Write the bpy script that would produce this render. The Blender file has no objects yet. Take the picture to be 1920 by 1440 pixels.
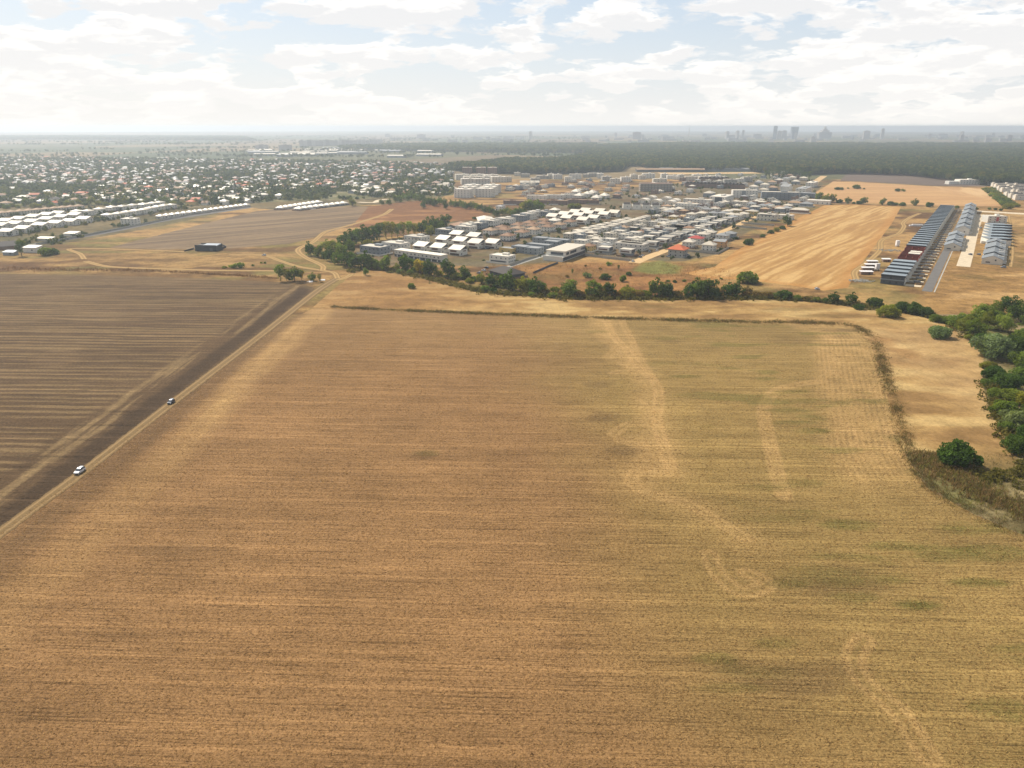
import bpy, math, random
import numpy as np
from mathutils import Vector

random.seed(7)
rng = np.random.default_rng(11)
scene = bpy.context.scene
COL = scene.collection

# ------------------------------------------------------------------ camera
CAM_H = 120.0
F_PX = 1333.0
PITCH = math.atan(483.0 / F_PX)
cam_data = bpy.data.cameras.new('camera')
cam_data.sensor_width = 36.0
cam_data.lens = 36.0 * F_PX / 1920.0
cam_data.clip_start = 1.0
cam_data.clip_end = 60000.0
cam = bpy.data.objects.new('camera', cam_data)
COL.objects.link(cam)
cam.location = (0, 0, CAM_H)
cam.rotation_euler = (math.pi / 2 - PITCH, 0, 0)
scene.camera = cam

# ------------------------------------------------------------------ render, exposure
scene.view_settings.view_transform = 'Standard'
scene.view_settings.look = 'None'
scene.view_settings.exposure = 0.25
scene.view_settings.gamma = 1.0
scene.view_settings.use_curve_mapping = False
cy = scene.cycles
cy.max_bounces = 5
cy.diffuse_bounces = 2
cy.glossy_bounces = 2
cy.transmission_bounces = 2
cy.transparent_max_bounces = 8
cy.volume_bounces = 0
cy.use_denoising = True
cy.denoiser = 'OPENIMAGEDENOISE'
cy.denoising_input_passes = 'RGB_ALBEDO_NORMAL'
cy.denoising_prefilter = 'ACCURATE'

# ------------------------------------------------------------------ sun and sky
SUN_AZ = math.radians(-40)      # left of the view direction
SUN_EL = math.radians(45)
sun_data = bpy.data.lights.new('sun', 'SUN')
sun_data.energy = 5.0
sun_data.angle = math.radians(0.55)
sun_data.color = (1.0, 0.93, 0.82)
sun = bpy.data.objects.new('sun', sun_data)
COL.objects.link(sun)
to_sun = Vector((math.sin(SUN_AZ) * math.cos(SUN_EL), math.cos(SUN_AZ) * math.cos(SUN_EL), math.sin(SUN_EL)))
sun.rotation_euler = (-to_sun).to_track_quat('-Z', 'Y').to_euler()
sun.location = (-300, 300, 600)

SKY_STRENGTH = 0.1
world = bpy.data.worlds.new('World')
scene.world = world
world.use_nodes = True
wt = world.node_tree
wt.nodes.clear()


class NT:
    """small helper for writing node graphs"""
    def __init__(self, tree):
        self.t = tree

    def node(self, kind, **props):
        n = self.t.nodes.new(kind)
        for k, v in props.items():
            setattr(n, k, v)
        return n

    def put(self, sock, v):
        if v is None:
            return
        if isinstance(v, bpy.types.NodeSocket):
            self.t.links.new(v, sock)
        else:
            sock.default_value = v

    def math(self, op, a, b=None, c=None, clamp=False):
        n = self.node('ShaderNodeMath', operation=op, use_clamp=clamp)
        for s, v in zip(n.inputs, (a, b, c)):
            self.put(s, v)
        return n.outputs[0]

    def vmath(self, op, a, b=None, scale=None):
        n = self.node('ShaderNodeVectorMath', operation=op)
        self.put(n.inputs[0], a)
        if b is not None:
            self.put(n.inputs[1], b)
        if scale is not None:
            self.put(n.inputs['Scale'], scale)
        return n.outputs['Value'] if op in ('DOT_PRODUCT', 'LENGTH') else n.outputs[0]

    def sep(self, v):
        n = self.node('ShaderNodeSeparateXYZ')
        self.put(n.inputs[0], v)
        return n.outputs

    def comb(self, x, y, z):
        n = self.node('ShaderNodeCombineXYZ')
        for s, v in zip(n.inputs, (x, y, z)):
            self.put(s, v)
        return n.outputs[0]

    def noise(self, vec, scale, detail=3.0, rough=0.55, dist=0.0, color=False, dims='3D'):
        n = self.node('ShaderNodeTexNoise', noise_dimensions=dims)
        self.put(n.inputs['Vector'], vec)
        self.put(n.inputs['Scale'], scale)
        self.put(n.inputs['Detail'], detail)
        self.put(n.inputs['Roughness'], rough)
        self.put(n.inputs['Distortion'], dist)
        return n.outputs[1 if color else 0]

    def ramp(self, fac, stops, interp='LINEAR'):
        n = self.node('ShaderNodeValToRGB')
        n.color_ramp.interpolation = interp
        e = n.color_ramp.elements
        while len(e) < len(stops):
            e.new(0.5)
        for k, (p, c) in enumerate(stops):
            e[k].position = p
            e[k].color = (c, c, c, 1) if isinstance(c, (int, float)) else (*c, 1)
        self.put(n.inputs[0], fac)
        return n.outputs[0]

    def maprange(self, v, a, b, c=0.0, d=1.0, smooth=False):
        n = self.node('ShaderNodeMapRange')
        n.interpolation_type = 'SMOOTHSTEP' if smooth else 'LINEAR'
        for s, x in zip(n.inputs, (v, a, b, c, d)):
            self.put(s, x)
        return n.outputs[0]

    def mix(self, fac, a, b, blend='MIX'):
        n = self.node('ShaderNodeMix', data_type='RGBA', blend_type=blend)
        self.put(n.inputs[0], fac)
        self.put(n.inputs[6], a if isinstance(a, bpy.types.NodeSocket) else (*a, 1))
        self.put(n.inputs[7], b if isinstance(b, bpy.types.NodeSocket) else (*b, 1))
        return n.outputs[2]


W = NT(wt)
w_out = W.node('ShaderNodeOutputWorld')
w_bg = W.node('ShaderNodeBackground')
w_bg.inputs[1].default_value = SKY_STRENGTH
wt.links.new(w_bg.outputs[0], w_out.inputs[0])
sky = W.node('ShaderNodeTexSky', sky_type='NISHITA')
sky.sun_disc = False
sky.sun_elevation = SUN_EL
sky.sun_rotation = SUN_AZ
sky.altitude = 200
sky.air_density = 1.0
sky.dust_density = 2.0
sky.ozone_density = 1.0
w_dir = W.node('ShaderNodeTexCoord').outputs['Generated']
w_n = W.vmath('NORMALIZE', w_dir)
dx, dy, dz = W.sep(w_n)
up = W.math('MAXIMUM', dz, 0.0)
den = W.math('ADD', up, 0.22)
cp = W.comb(W.math('DIVIDE', dx, den), W.math('DIVIDE', dy, den), 3.7)
warp = W.vmath('SUBTRACT', W.noise(cp, 5.0, 4.0, 0.6, color=True), (0.5, 0.5, 0.5))
cpw = W.vmath('ADD', cp, W.vmath('SCALE', warp, scale=0.24))
def puffs(vec):
    a = W.node('ShaderNodeTexVoronoi', feature='F1', voronoi_dimensions='2D')
    a.inputs['Scale'].default_value = 3.4
    W.put(a.inputs['Vector'], vec)
    b = W.node('ShaderNodeTexVoronoi', feature='F1', voronoi_dimensions='2D')
    b.inputs['Scale'].default_value = 9.0
    W.put(b.inputs['Vector'], vec)
    p = W.math('SUBTRACT', 0.42, a.outputs['Distance'])
    q = W.math('SUBTRACT', 0.42, b.outputs['Distance'])
    n = W.noise(vec, 2.6, 6.0, 0.55)
    return W.math('ADD', n, W.math('ADD', W.math('MULTIPLY', p, 0.20), W.math('MULTIPLY', q, 0.08)))


n1 = puffs(cpw)
cov = W.noise(cp, 0.7, 2.0, 0.5)
dens = W.math('ADD', n1, W.math('MULTIPLY', W.math('SUBTRACT', cov, 0.5), 0.35))
# overhead one looks up between the cumulus, so more blue shows than near the horizon
high = W.maprange(up, 0.16, 0.65, smooth=True)
dens = W.math('SUBTRACT', dens, W.math('MULTIPLY', high, 0.10))
cloud = W.maprange(dens, 0.435, 0.51, smooth=True)
n2 = puffs(W.vmath('MULTIPLY', cpw, (1.03, 1.03, 1.0)))
lit = W.maprange(W.math('SUBTRACT', n2, n1), -0.06, 0.07, smooth=True)
thick = W.maprange(dens, 0.50, 0.72)
lit = W.math('MULTIPLY', lit, W.math('SUBTRACT', 1.0, W.math('MULTIPLY', thick, 0.35)))
k = 1.0 / SKY_STRENGTH
# clouds scatter forwards: brighter on the sun's side of the sky, greyer opposite
toward = W.maprange(W.vmath('DOT_PRODUCT', w_n, tuple(to_sun)), -0.6, 0.25, 0.34, 1.0)
c_col = W.mix(lit, (0.74 * k, 0.74 * k, 0.75 * k), (0.98 * k, 0.95 * k, 0.915 * k))
c_col = W.vmath('SCALE', c_col, scale=toward)
blue = W.mix(0.65, W.vmath('SCALE', sky.outputs[0], scale=1.05), (0.48 * k, 0.60 * k, 0.74 * k))
blue = W.vmath('SCALE', blue, scale=W.math('SUBTRACT', 1.0, W.math('MULTIPLY', high, 0.5)))
mixed = W.mix(W.math('MULTIPLY', cloud, 0.93), blue, c_col)
hz = W.math('POWER', 2.718, W.math('MULTIPLY', up, -11.0))
haze_col = W.vmath('SCALE', W.comb(0.87 * k, 0.845 * k, 0.805 * k), scale=toward)
mixed = W.mix(W.math('MULTIPLY', hz, 0.92), mixed, haze_col)
wt.links.new(mixed, w_bg.inputs[0])


# ------------------------------------------------------------------ small geometry helpers
def ground_point(px, py):
    """where the sight line of a photograph pixel meets the flat ground"""
    xc, yc = (px - 960.0) / F_PX, (720.0 - py) / F_PX
    d_y = math.cos(PITCH) + yc * math.sin(PITCH)
    d_z = -math.sin(PITCH) + yc * math.cos(PITCH)
    s = -CAM_H / d_z
    return (xc * s, d_y * s)


def plan(pts):
    return np.array([ground_point(*p) for p in pts])


def smooth_line(pts, step=3.0, closed=False):
    """Catmull-Rom through plan points, resampled"""
    p = np.asarray(pts, float)
    n = len(p)
    out = []
    rngi = range(n if closed else n - 1)
    for i in rngi:
        a = p[(i - 1) % n] if (closed or i > 0) else 2 * p[0] - p[1]
        b, c = p[i], p[(i + 1) % n]
        d = p[(i + 2) % n] if (closed or i + 2 < n) else 2 * p[-1] - p[-2]
        m = max(2, int(np.linalg.norm(c - b) / step))
        t = np.linspace(0, 1, m, endpoint=False)[:, None]
        out.append(0.5 * (2 * b + (c - a) * t + (2 * a - 5 * b + 4 * c - d) * t ** 2 + (3 * b - 3 * c + d - a) * t ** 3))
    if not closed:
        out.append(p[-1:])
    return np.concatenate(out)


def inside(X, Y, poly):
    r = np.zeros(X.shape, bool)
    n = len(poly)
    for i in range(n):
        x0, y0 = poly[i]
        x1, y1 = poly[(i + 1) % n]
        if y0 == y1:
            continue
        c = ((y0 > Y) != (y1 > Y)) & (X < (x1 - x0) * (Y - y0) / (y1 - y0) + x0)
        r ^= c
    return r


def dist_line(X, Y, pts, closed=False, cap=60.0):
    """distance to a polyline, capped"""
    d = np.full(X.shape, cap)
    p = np.asarray(pts)
    q = np.roll(p, -1, 0) if closed else p[1:]
    for (x0, y0), (x1, y1) in zip(p if closed else p[:-1], q):
        m = (X > min(x0, x1) - cap) & (X < max(x0, x1) + cap) & (Y > min(y0, y1) - cap) & (Y < max(y0, y1) + cap)
        if not m.any():
            continue
        ex, ey = x1 - x0, y1 - y0
        L = ex * ex + ey * ey + 1e-9
        t = np.clip(((X[m] - x0) * ex + (Y[m] - y0) * ey) / L, 0, 1)
        d[m] = np.minimum(d[m], np.hypot(X[m] - x0 - t * ex, Y[m] - y0 - t * ey))
    return d


_lat = {}


def vnoise(X, Y, size, seed):
    key = seed
    if key not in _lat:
        _lat[key] = np.random.default_rng(seed).random((257, 257))
    L = _lat[key]
    u, v = X / size + 1000.3, Y / size + 1000.7
    i, j = np.floor(u).astype(int), np.floor(v).astype(int)
    f, g = u - i, v - j
    f, g = f * f * (3 - 2 * f), g * g * (3 - 2 * g)
    i, j = i % 256, j % 256
    return (L[i, j] * (1 - f) + L[i + 1, j] * f) * (1 - g) + (L[i, j + 1] * (1 - f) + L[i + 1, j + 1] * f) * g


def fbm(X, Y, size, seed, octaves=4):
    s, a, t = 0, 1.0, 0
    for o in range(octaves):
        s = s + a * vnoise(X, Y, size / 2 ** o, seed + o * 17)
        t += a
        a *= 0.55
    return s / t


def step(v, a, b):
    t = np.clip((v - a) / (b - a), 0, 1)
    return t * t * (3 - 2 * t)


def srgb(r, g, b):
    f = lambda c: c / 12.92 if c <= 0.04045 else ((c + 0.055) / 1.055) ** 2.4
    return (f(r / 255), f(g / 255), f(b / 255))


def over(col, mask, rgb):
    m = mask[:, None]
    return col * (1 - m) + np.asarray(rgb)[None, :] * m


def mesh_np(name, verts, faces, mat=None, smooth=False):
    """faces: (n,3) or (n,4) int array"""
    me = bpy.data.meshes.new(name)
    verts = np.asarray(verts, np.float32)
    faces = np.asarray(faces, np.int32)
    n, k_ = faces.shape
    me.vertices.add(len(verts))
    me.vertices.foreach_set('co', verts.ravel())
    me.loops.add(n * k_)
    me.loops.foreach_set('vertex_index', faces.ravel())
    me.polygons.add(n)
    me.polygons.foreach_set('loop_start', np.arange(n, dtype=np.int32) * k_)
    me.polygons.foreach_set('loop_total', np.full(n, k_, np.int32))
    me.polygons.foreach_set('use_smooth', np.full(n, smooth))
    me.update(calc_edges=True)
    if mat:
        me.materials.append(mat)
    return me


def link(name, me, parent=None, **props):
    o = bpy.data.objects.new(name, me)
    COL.objects.link(o)
    if parent:
        o.parent = parent
    for k_, v in props.items():
        o[k_] = v
    return o


def set_color(me, rgb, name='Col'):
    a = me.color_attributes.new(name, 'FLOAT_COLOR', 'POINT')
    a.data.foreach_set('color', np.concatenate([rgb, np.ones((len(rgb), 1))], 1).astype(np.float32).ravel())


def set_float(me, v, name):
    a = me.attributes.new(name, 'FLOAT', 'POINT')
    a.data.foreach_set('value', np.asarray(v, np.float32))


# ------------------------------------------------------------------ material helpers
def new_mat(name):
    m = bpy.data.materials.new(name)
    m.use_nodes = True
    m.node_tree.nodes.clear()
    n = NT(m.node_tree)
    out = n.node('ShaderNodeOutputMaterial')
    return m, n, out


def principled(n, out, color, rough=0.9, spec=0.2, metal=0.0, normal=None):
    b = n.node('ShaderNodeBsdfPrincipled')
    n.put(b.inputs['Base Color'], color if isinstance(color, bpy.types.NodeSocket) else (*color, 1))
    n.put(b.inputs['Roughness'], rough)
    n.put(b.inputs['Specular IOR Level'], spec)
    n.put(b.inputs['Metallic'], metal)
    if normal is not None:
        n.put(b.inputs['Normal'], normal)
    n.t.links.new(b.outputs[0], out.inputs[0])
    return b


def land_mat(name, grain=0.35, grain_size=1.2, rows=None, bump=0.35, coarse=0.25, tone=1.0, speck=0.0):
    """ground cover: painted land colour, soil and straw grain, optional drill rows
    rows = (angle, spacing-scale, streak stretch, dark strength, light strength)"""
    m, n, out = new_mat(name)
    at = n.node('ShaderNodeAttribute', attribute_name='Col')
    pos = n.node('ShaderNodeNewGeometry').outputs['Position']
    g1 = n.noise(pos, 1.0 / grain_size, 4.0, 0.7)
    g2 = n.noise(pos, 0.11, 3.0, 0.6)
    h = g1
    v = n.math('ADD', n.math('MULTIPLY', n.math('SUBTRACT', g1, 0.5), grain * 3.2),
               n.math('MULTIPLY', n.math('SUBTRACT', g2, 0.5), coarse * 2.4))
    if rows:
        ang, sc, stretch, dark, light = rows
        x, y, z = n.sep(pos)
        c, s = math.cos(ang), math.sin(ang)
        u = n.math('ADD', n.math('MULTIPLY', x, c), n.math('MULTIPLY', y, s))
        w = n.math('SUBTRACT', n.math('MULTIPLY', y, c), n.math('MULTIPLY', x, s))
        rv = n.comb(n.math('DIVIDE', u, stretch), w, 0.0)
        r1 = n.noise(rv, sc, 2.0, 0.5)
        r2 = n.noise(n.comb(n.math('DIVIDE', u, stretch * 1.7), w, 4.0), sc * 0.33, 2.0, 0.5)
        dk = n.maprange(r1, 0.46, 0.30, 0.0, 1.0, True)
        lt = n.maprange(r2, 0.50, 0.70, 0.0, 1.0, True)
        v = n.math('SUBTRACT', v, n.math('MULTIPLY', dk, dark))
        v = n.math('ADD', v, n.math('MULTIPLY', n.math('SUBTRACT', lt, 0.25), light))
        h = n.math('ADD', n.math('MULTIPLY', h, 0.6), n.math('MULTIPLY', r1, 0.8))
    if speck:
        g3 = n.noise(pos, 3.2, 2.0, 0.6)
        v = n.math('ADD', v, n.math('MULTIPLY', n.math('SUBTRACT', g3, 0.5), speck))
    gain = n.math('MULTIPLY', n.math('MAXIMUM', n.math('ADD', v, 1.0), 0.12), tone)
    col = n.vmath('SCALE', at.outputs[0], scale=gain)
    b = n.node('ShaderNodeBump')
    b.inputs['Strength'].default_value = bump
    b.inputs['Distance'].default_value = 0.6
    n.put(b.inputs['Height'], h)
    principled(n, out, col, 0.95, 0.05, normal=b.outputs[0])
    return m

# ------------------------------------------------------------------ land: outlines in plan (metres)
ROAD = smooth_line(np.vstack([[(-163.0, 20.0), (-162.0, 110.0)],
                   plan([(0, 1000), (150, 889), (321, 757), (500, 620), (590, 549), (622, 528), (633, 522)])]), 4.0)
PATH_SHED = smooth_line(plan([(633, 522), (627, 512), (610, 508), (560, 500), (525, 489), (500, 480), (470, 477), (430, 478)]), 4.0)
PATH_HILL = smooth_line(plan([(605, 507), (604, 498), (575, 484), (560, 473), (562, 465), (585, 455), (596, 446), (612, 434),
                              (650, 424), (690, 412), (720, 402), (735, 392)]), 4.0)
PATH_EAST = smooth_line(plan([(633, 525), (650, 520), (659, 514)]), 3.0)
PATH_WEST = smooth_line(plan([(520, 508), (400, 507), (300, 504), (205, 500), (160, 490)]), 5.0)
PATH_NW = smooth_line(plan([(158, 486), (150, 476), (130, 467), (180, 466), (300, 470), (350, 472)]), 5.0)
FIELD = np.vstack([plan([(588, 578), (760, 584), (1130, 598), (1400, 605), (1565, 608), (1605, 616), (1630, 640), (1648, 690), (1672, 770),
                         (1697, 850), (1738, 915), (1830, 966), (1920, 1004)]),
                   [(210, 172), (330, 120), (330, 20), (-162, 20), (-162, 110), (-161, 194), (-159, 234), (-157, 304), (-154, 429)]])
PLOUGH = np.vstack([plan([(-190, 506), (0, 513), (150, 515), (300, 519), (430, 524), (520, 529), (575, 535), (592, 541)]),
                    [(-152.5, 520), (-152.3, 429), (-156, 304), (-157.7, 234), (-160, 194), (-162, 110), (-162, 20), (-290, 20)]])
MEADOW = plan([(586, 577), (610, 556), (640, 530), (665, 512), (700, 505), (800, 525), (900, 549), (1000, 557), (1100, 563), (1400, 563), (1500, 564),
               (1570, 572), (1640, 582), (1690, 586), (1760, 602), (1812, 632), (1846, 665), (1842, 720), (1862, 780), (1890, 830), (1915, 868), (1880, 890),
               (1820, 890), (1735, 872), (1690, 845), (1668, 790), (1648, 725), (1626, 660), (1600, 632), (1570, 615), (1400, 610), (1130, 603), (760, 590)])
TAN_A = plan([(1282, 512), (1340, 500), (1380, 470), (1440, 440), (1490, 412), (1545, 385), (1600, 383), (1690, 388), (1672, 420), (1640, 462), (1612, 500), (1590, 540), (1545, 545),
              (1480, 535), (1400, 525), (1330, 522)])
TAN_B = plan([(1527, 362), (1562, 340), (1640, 343), (1760, 350), (1850, 353), (1882, 387), (1760, 386), (1640, 381), (1560, 378)])
GREY_B = plan([(1585, 327), (1600, 324), (1700, 325), (1790, 335), (1850, 350), (1760, 349), (1640, 342), (1575, 339)])
MID_PLOUGH = plan([(205, 464), (300, 440), (400, 415), (480, 396), (520, 392), (600, 388), (660, 386), (735, 390), (700, 408), (640, 428), (580, 448), (545, 457), (430, 466), (300, 468)])
WEST_MEADOW = plan([(690, 388), (760, 378), (830, 375), (880, 388), (920, 402), (900, 412), (850, 415), (790, 425), (700, 430), (660, 424)])
ROW_ANG = math.radians(-2.2)


def grid_cells(poly, res, pad=0.0):
    x0, y0 = poly.min(0) - pad
    x1, y1 = poly.max(0) + pad
    xs = np.arange(x0, x1 + res, res)
    ys = np.arange(y0, y1 + res, res)
    nx, ny = len(xs), len(ys)
    cx, cy_ = np.meshgrid(xs[:-1] + res / 2, ys[:-1] + res / 2, indexing='ij')
    keep = inside(cx.ravel(), cy_.ravel(), poly).reshape(cx.shape)
    i, j = np.nonzero(keep)
    a = i * ny + j
    quads = np.stack([a, a + ny, a + ny + 1, a + 1], 1)
    VX, VY = np.meshgrid(xs, ys, indexing='ij')
    VX, VY = VX.ravel(), VY.ravel()
    used, inv = np.unique(quads.ravel(), return_inverse=True)
    return VX[used].copy(), VY[used].copy(), inv.reshape(-1, 4)


def land(name, poly, res, z, paint, mat, relief=None):
    X, Y, Q = grid_cells(poly, res)
    # pull the outermost grid points onto the true outline so that the edge is not stepped
    d = dist_line(X, Y, poly, True, cap=res * 1.2)
    out = ~inside(X, Y, poly)
    for k_ in np.nonzero(out)[0]:
        best, bp = 1e9, None
        for (ax, ay), (bx_, by_) in zip(poly, np.roll(poly, -1, 0)):
            ex, ey = bx_ - ax, by_ - ay
            t = min(1, max(0, ((X[k_] - ax) * ex + (Y[k_] - ay) * ey) / (ex * ex + ey * ey + 1e-9)))
            qx, qy = ax + t * ex, ay + t * ey
            dd = (qx - X[k_]) ** 2 + (qy - Y[k_]) ** 2
            if dd < best:
                best, bp = dd, (qx, qy)
        if best < (2 * res) ** 2:
            X[k_], Y[k_] = bp
    Z = np.full(len(X), z)
    if relief is not None:
        Z = Z + relief(X, Y)
    me = mesh_np(name, np.stack([X, Y, Z], 1), Q, mat, True)
    set_color(me, paint(X, Y))
    return link(name, me, kind='structure')


def blob(X, Y, px, py, rx, ry, soft=0.5):
    """soft elliptical patch centred under a photo pixel; radii in metres"""
    cx, cy_ = ground_point(px, py)
    r = np.hypot((X - cx) / rx, (Y - cy_) / ry) + (fbm(X, Y, 9.0, 77, 3) - 0.5) * 0.9
    return 1 - step(r, 1 - soft, 1 + soft * 0.3)


# ---- harvested field in front
TRACK_PALE = smooth_line(plan([(1135, 597), (1150, 630), (1175, 655), (1200, 690), (1230, 720), (1235, 750), (1232, 790), (1245, 840), (1258, 875)]), 3)
TRACK_PALE2 = smooth_line(plan([(1165, 600), (1185, 640), (1205, 680), (1225, 712)]), 3)
TRACK_LOOP1 = smooth_line(plan([(1140, 668), (1165, 648), (1190, 660), (1180, 690), (1150, 700)]), 3)
TRACK_LOOP2 = smooth_line(plan([(1150, 815), (1180, 795), (1225, 798), (1240, 825), (1200, 835), (1160, 825)]), 3)
TRACK_LOOP3 = smooth_line(plan([(1215, 880), (1190, 885), (1185, 905), (1215, 925), (1290, 945), (1340, 975), (1400, 1010)]), 3)
TRACK_U = smooth_line(plan([(1540, 715), (1490, 722), (1452, 735), (1433, 765), (1436, 800), (1448, 850), (1460, 900), (1470, 930)]), 3)
TRACK_LOOP4 = smooth_line(plan([(1330, 1040), (1345, 1075), (1390, 1110), (1440, 1095), (1400, 1075)]), 3)
TRACK_LOOP5 = smooth_line(plan([(1620, 1200), (1600, 1235), (1620, 1280), (1680, 1330), (1740, 1420)]), 3)
HEAD_L = smooth_line(plan([(600, 585), (560, 630), (470, 720), (330, 840), (200, 950), (60, 1065), (-60, 1160)]), 5)


def pair(X, Y, line, half, w):
    d = dist_line(X, Y, line, cap=20.0)
    return 1 - step(np.abs(d - half), w * 0.4, w)


GREEN_SPOTS = ((1285, 706, 9, 3, .7), (1530, 808, 11, 4, .8), (1690, 825, 6, 6, .7), (1510, 905, 9, 4, .5), (1590, 985, 10, 4, .8),
                              (1680, 1025, 10, 3, .7), (1850, 1035, 16, 5, .8), (1720, 1135, 8, 3, 1.0), (1835, 1092, 8, 2.5, .9), (1450, 1205, 8, 3, .6),
                              (1340, 1235, 6, 2, .7), (1880, 1330, 10, 4, .7), (1120, 622, 9, 4, .5), (1500, 735, 6, 3, .5), (1790, 990, 7, 3, .7),
                              (1480, 1095, 7, 3, .5), (1600, 1120, 8, 3, .5), (1430, 1260, 12, 3, .4), (1380, 1290, 10, 2, .4), (800, 850, 6, 3, .35))


def paint_field(X, Y):
    base = np.tile(np.array(FIELD_BROWN)[None], (len(X), 1))
    # colour drifts from red-brown on the west to straw-green on the east
    east = step(X + (Y - 250) * 0.10 + (fbm(X, Y, 60, 5) - 0.5) * 60, -10, 75)
    base = over(base, east * 0.85, FIELD_STRAW)
    n = fbm(X, Y, 45, 9, 4)
    base = base * (0.80 + 0.40 * n)[:, None]
    streak = fbm(X * 0.16, Y + 0.04 * X, 5.0, 31, 4)
    base = base * (0.78 + 0.44 * streak)[:, None]
    far = step(Y, 300, 470)
    base = over(base, far * 0.30 * (0.5 + n), FIELD_GREY)
    # headland beside the road: paler, trampled, streaks along the road
    hl = (1 - step(np.abs(X + 133 + (fbm(X, Y, 30, 3) - 0.5) * 12), 3, 13)) * (0.35 + 0.65 * step(Y, 200, 330))
    hs = fbm(X, Y * 0.07, 3.0, 41, 3)
    base = over(base, hl * (0.26 + 1.0 * hs * fbm(X, Y, 25, 43)), FIELD_PALE)
    rd = 1 - step(np.abs(X + 151), 2, 12)
    base = over(base, rd * 0.55 * (0.4 + hs), FIELD_DARK)
    # east headland: lines along the rim
    d_e = dist_line(X, Y, FIELD[4:13], cap=60.0)
    he = (1 - step(d_e + (fbm(X, Y, 40, 8) - 0.5) * 10, 24, 36)) * step(X, 100, 130) * step(Y, 205, 250)
    lines = 0.5 + 0.30 * np.sin(d_e * 2 * math.pi / (2.4 + 0.0 * Y) + 3 * fbm(X, Y, 40, 25)) + (fbm(X, Y, 5, 21, 3) - 0.5) * 0.9
    base = over(base, he * (0.48 + 0.34 * step(lines, 0.2, 0.8)) * (0.3 + 1.0 * fbm(X, Y * .3, 8, 20)), FIELD_PALE)
    base = over(base, he * 0.25 * (1 - step(lines, 0.05, 0.36)), FIELD_DARK)
    # pale tractor marks
    rag = 0.45 + 0.75 * fbm(X, Y, 6, 53, 3)
    for L, half, w, a in ((TRACK_PALE, 1.5, 1.7, .7), (TRACK_PALE2, 1.2, 1.6, .55), (TRACK_LOOP1, 1.6, 1.5, .4), (TRACK_LOOP2, 1.6, 1.5, .45),
                          (TRACK_LOOP3, 1.6, 1.6, .5), (TRACK_U, 1.5, 2.2, .55), (TRACK_LOOP4, 1.8, 1.4, .5), (TRACK_LOOP5, 1.8, 1.5, .55)):
        base = over(base, np.clip(pair(X, Y, L, half, w) * a * rag, 0, 1), FIELD_PALE)
    d_t = dist_line(X, Y, TRACK_PALE, cap=40.0)
    wide = (1 - step(d_t + (fbm(X, Y, 16, 91) - 0.5) * 14, 4, 17)) * (1 - step(X - 0.0 - (Y - 300) * 0.06, 60, 78))
    base = over(base, wide * 0.55 * rag * (0.5 + fbm(X + .3 * Y, Y * .2, 3, 94, 3)), FIELD_PALE)
    d_3 = dist_line(X, Y, TRACK_LOOP3, cap=40.0)
    base = over(base, (1 - step(d_3 + (fbm(X, Y, 14, 92) - 0.5) * 12, 2, 12)) * 0.30 * rag, FIELD_PALE)
    # dark bare spots and green regrowth
    for px, py, rx, ry, a in ((1130, 780, 9, 8, .4), (1170, 845, 8, 5, .35), (795, 855, 7, 4, .35), (1480, 640, 16, 8, .3), (1590, 620, 18, 5, .4),
                              (1560, 1090, 20, 10, .3), (1500, 1270, 22, 8, .4), (1120, 720, 9, 6, .3), (330, 1030, 18, 4, .25), (1250, 640, 12, 5, .2)):
        base = over(base, np.clip(blob(X, Y, px, py, rx, ry) * a, 0, 1), FIELD_DARK)
    gs = 0.35 + 1.1 * fbm(X * 0.3, Y, 2.2, 61, 3)
    for px, py, rx, ry, a in GREEN_SPOTS:
        base = over(base, np.clip(blob(X, Y, px, py, rx, ry) * a * gs * 0.6, 0, 1), FIELD_GREEN)
    gr = step(fbm(X * 0.35, Y, 12, 71, 4), 0.56, 0.72) * step(X, 55, 110)
    base = over(base, gr * 0.45, FIELD_GREEN)
    return base


FIELD_BROWN = srgb(127, 97, 64)
FIELD_STRAW = srgb(126, 105, 62)
FIELD_GREY = srgb(128, 106, 70)
FIELD_PALE = srgb(164, 132, 86)
FIELD_DARK = srgb(78, 62, 44)
FIELD_GREEN = srgb(82, 82, 38)
M_field = land_mat('stubble_soil', grain=0.50, grain_size=0.8, rows=(ROW_ANG, 1.7, 40.0, 0.36, 0.26), bump=0.7, coarse=0.14, tone=1.24, speck=1.1)
land('harvested_field', FIELD, 0.8, 0.05, paint_field, M_field)

# ---- dark ploughed field on the left
P_DARK, P_PALE = srgb(95, 75, 53), srgb(148, 123, 86)


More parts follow.
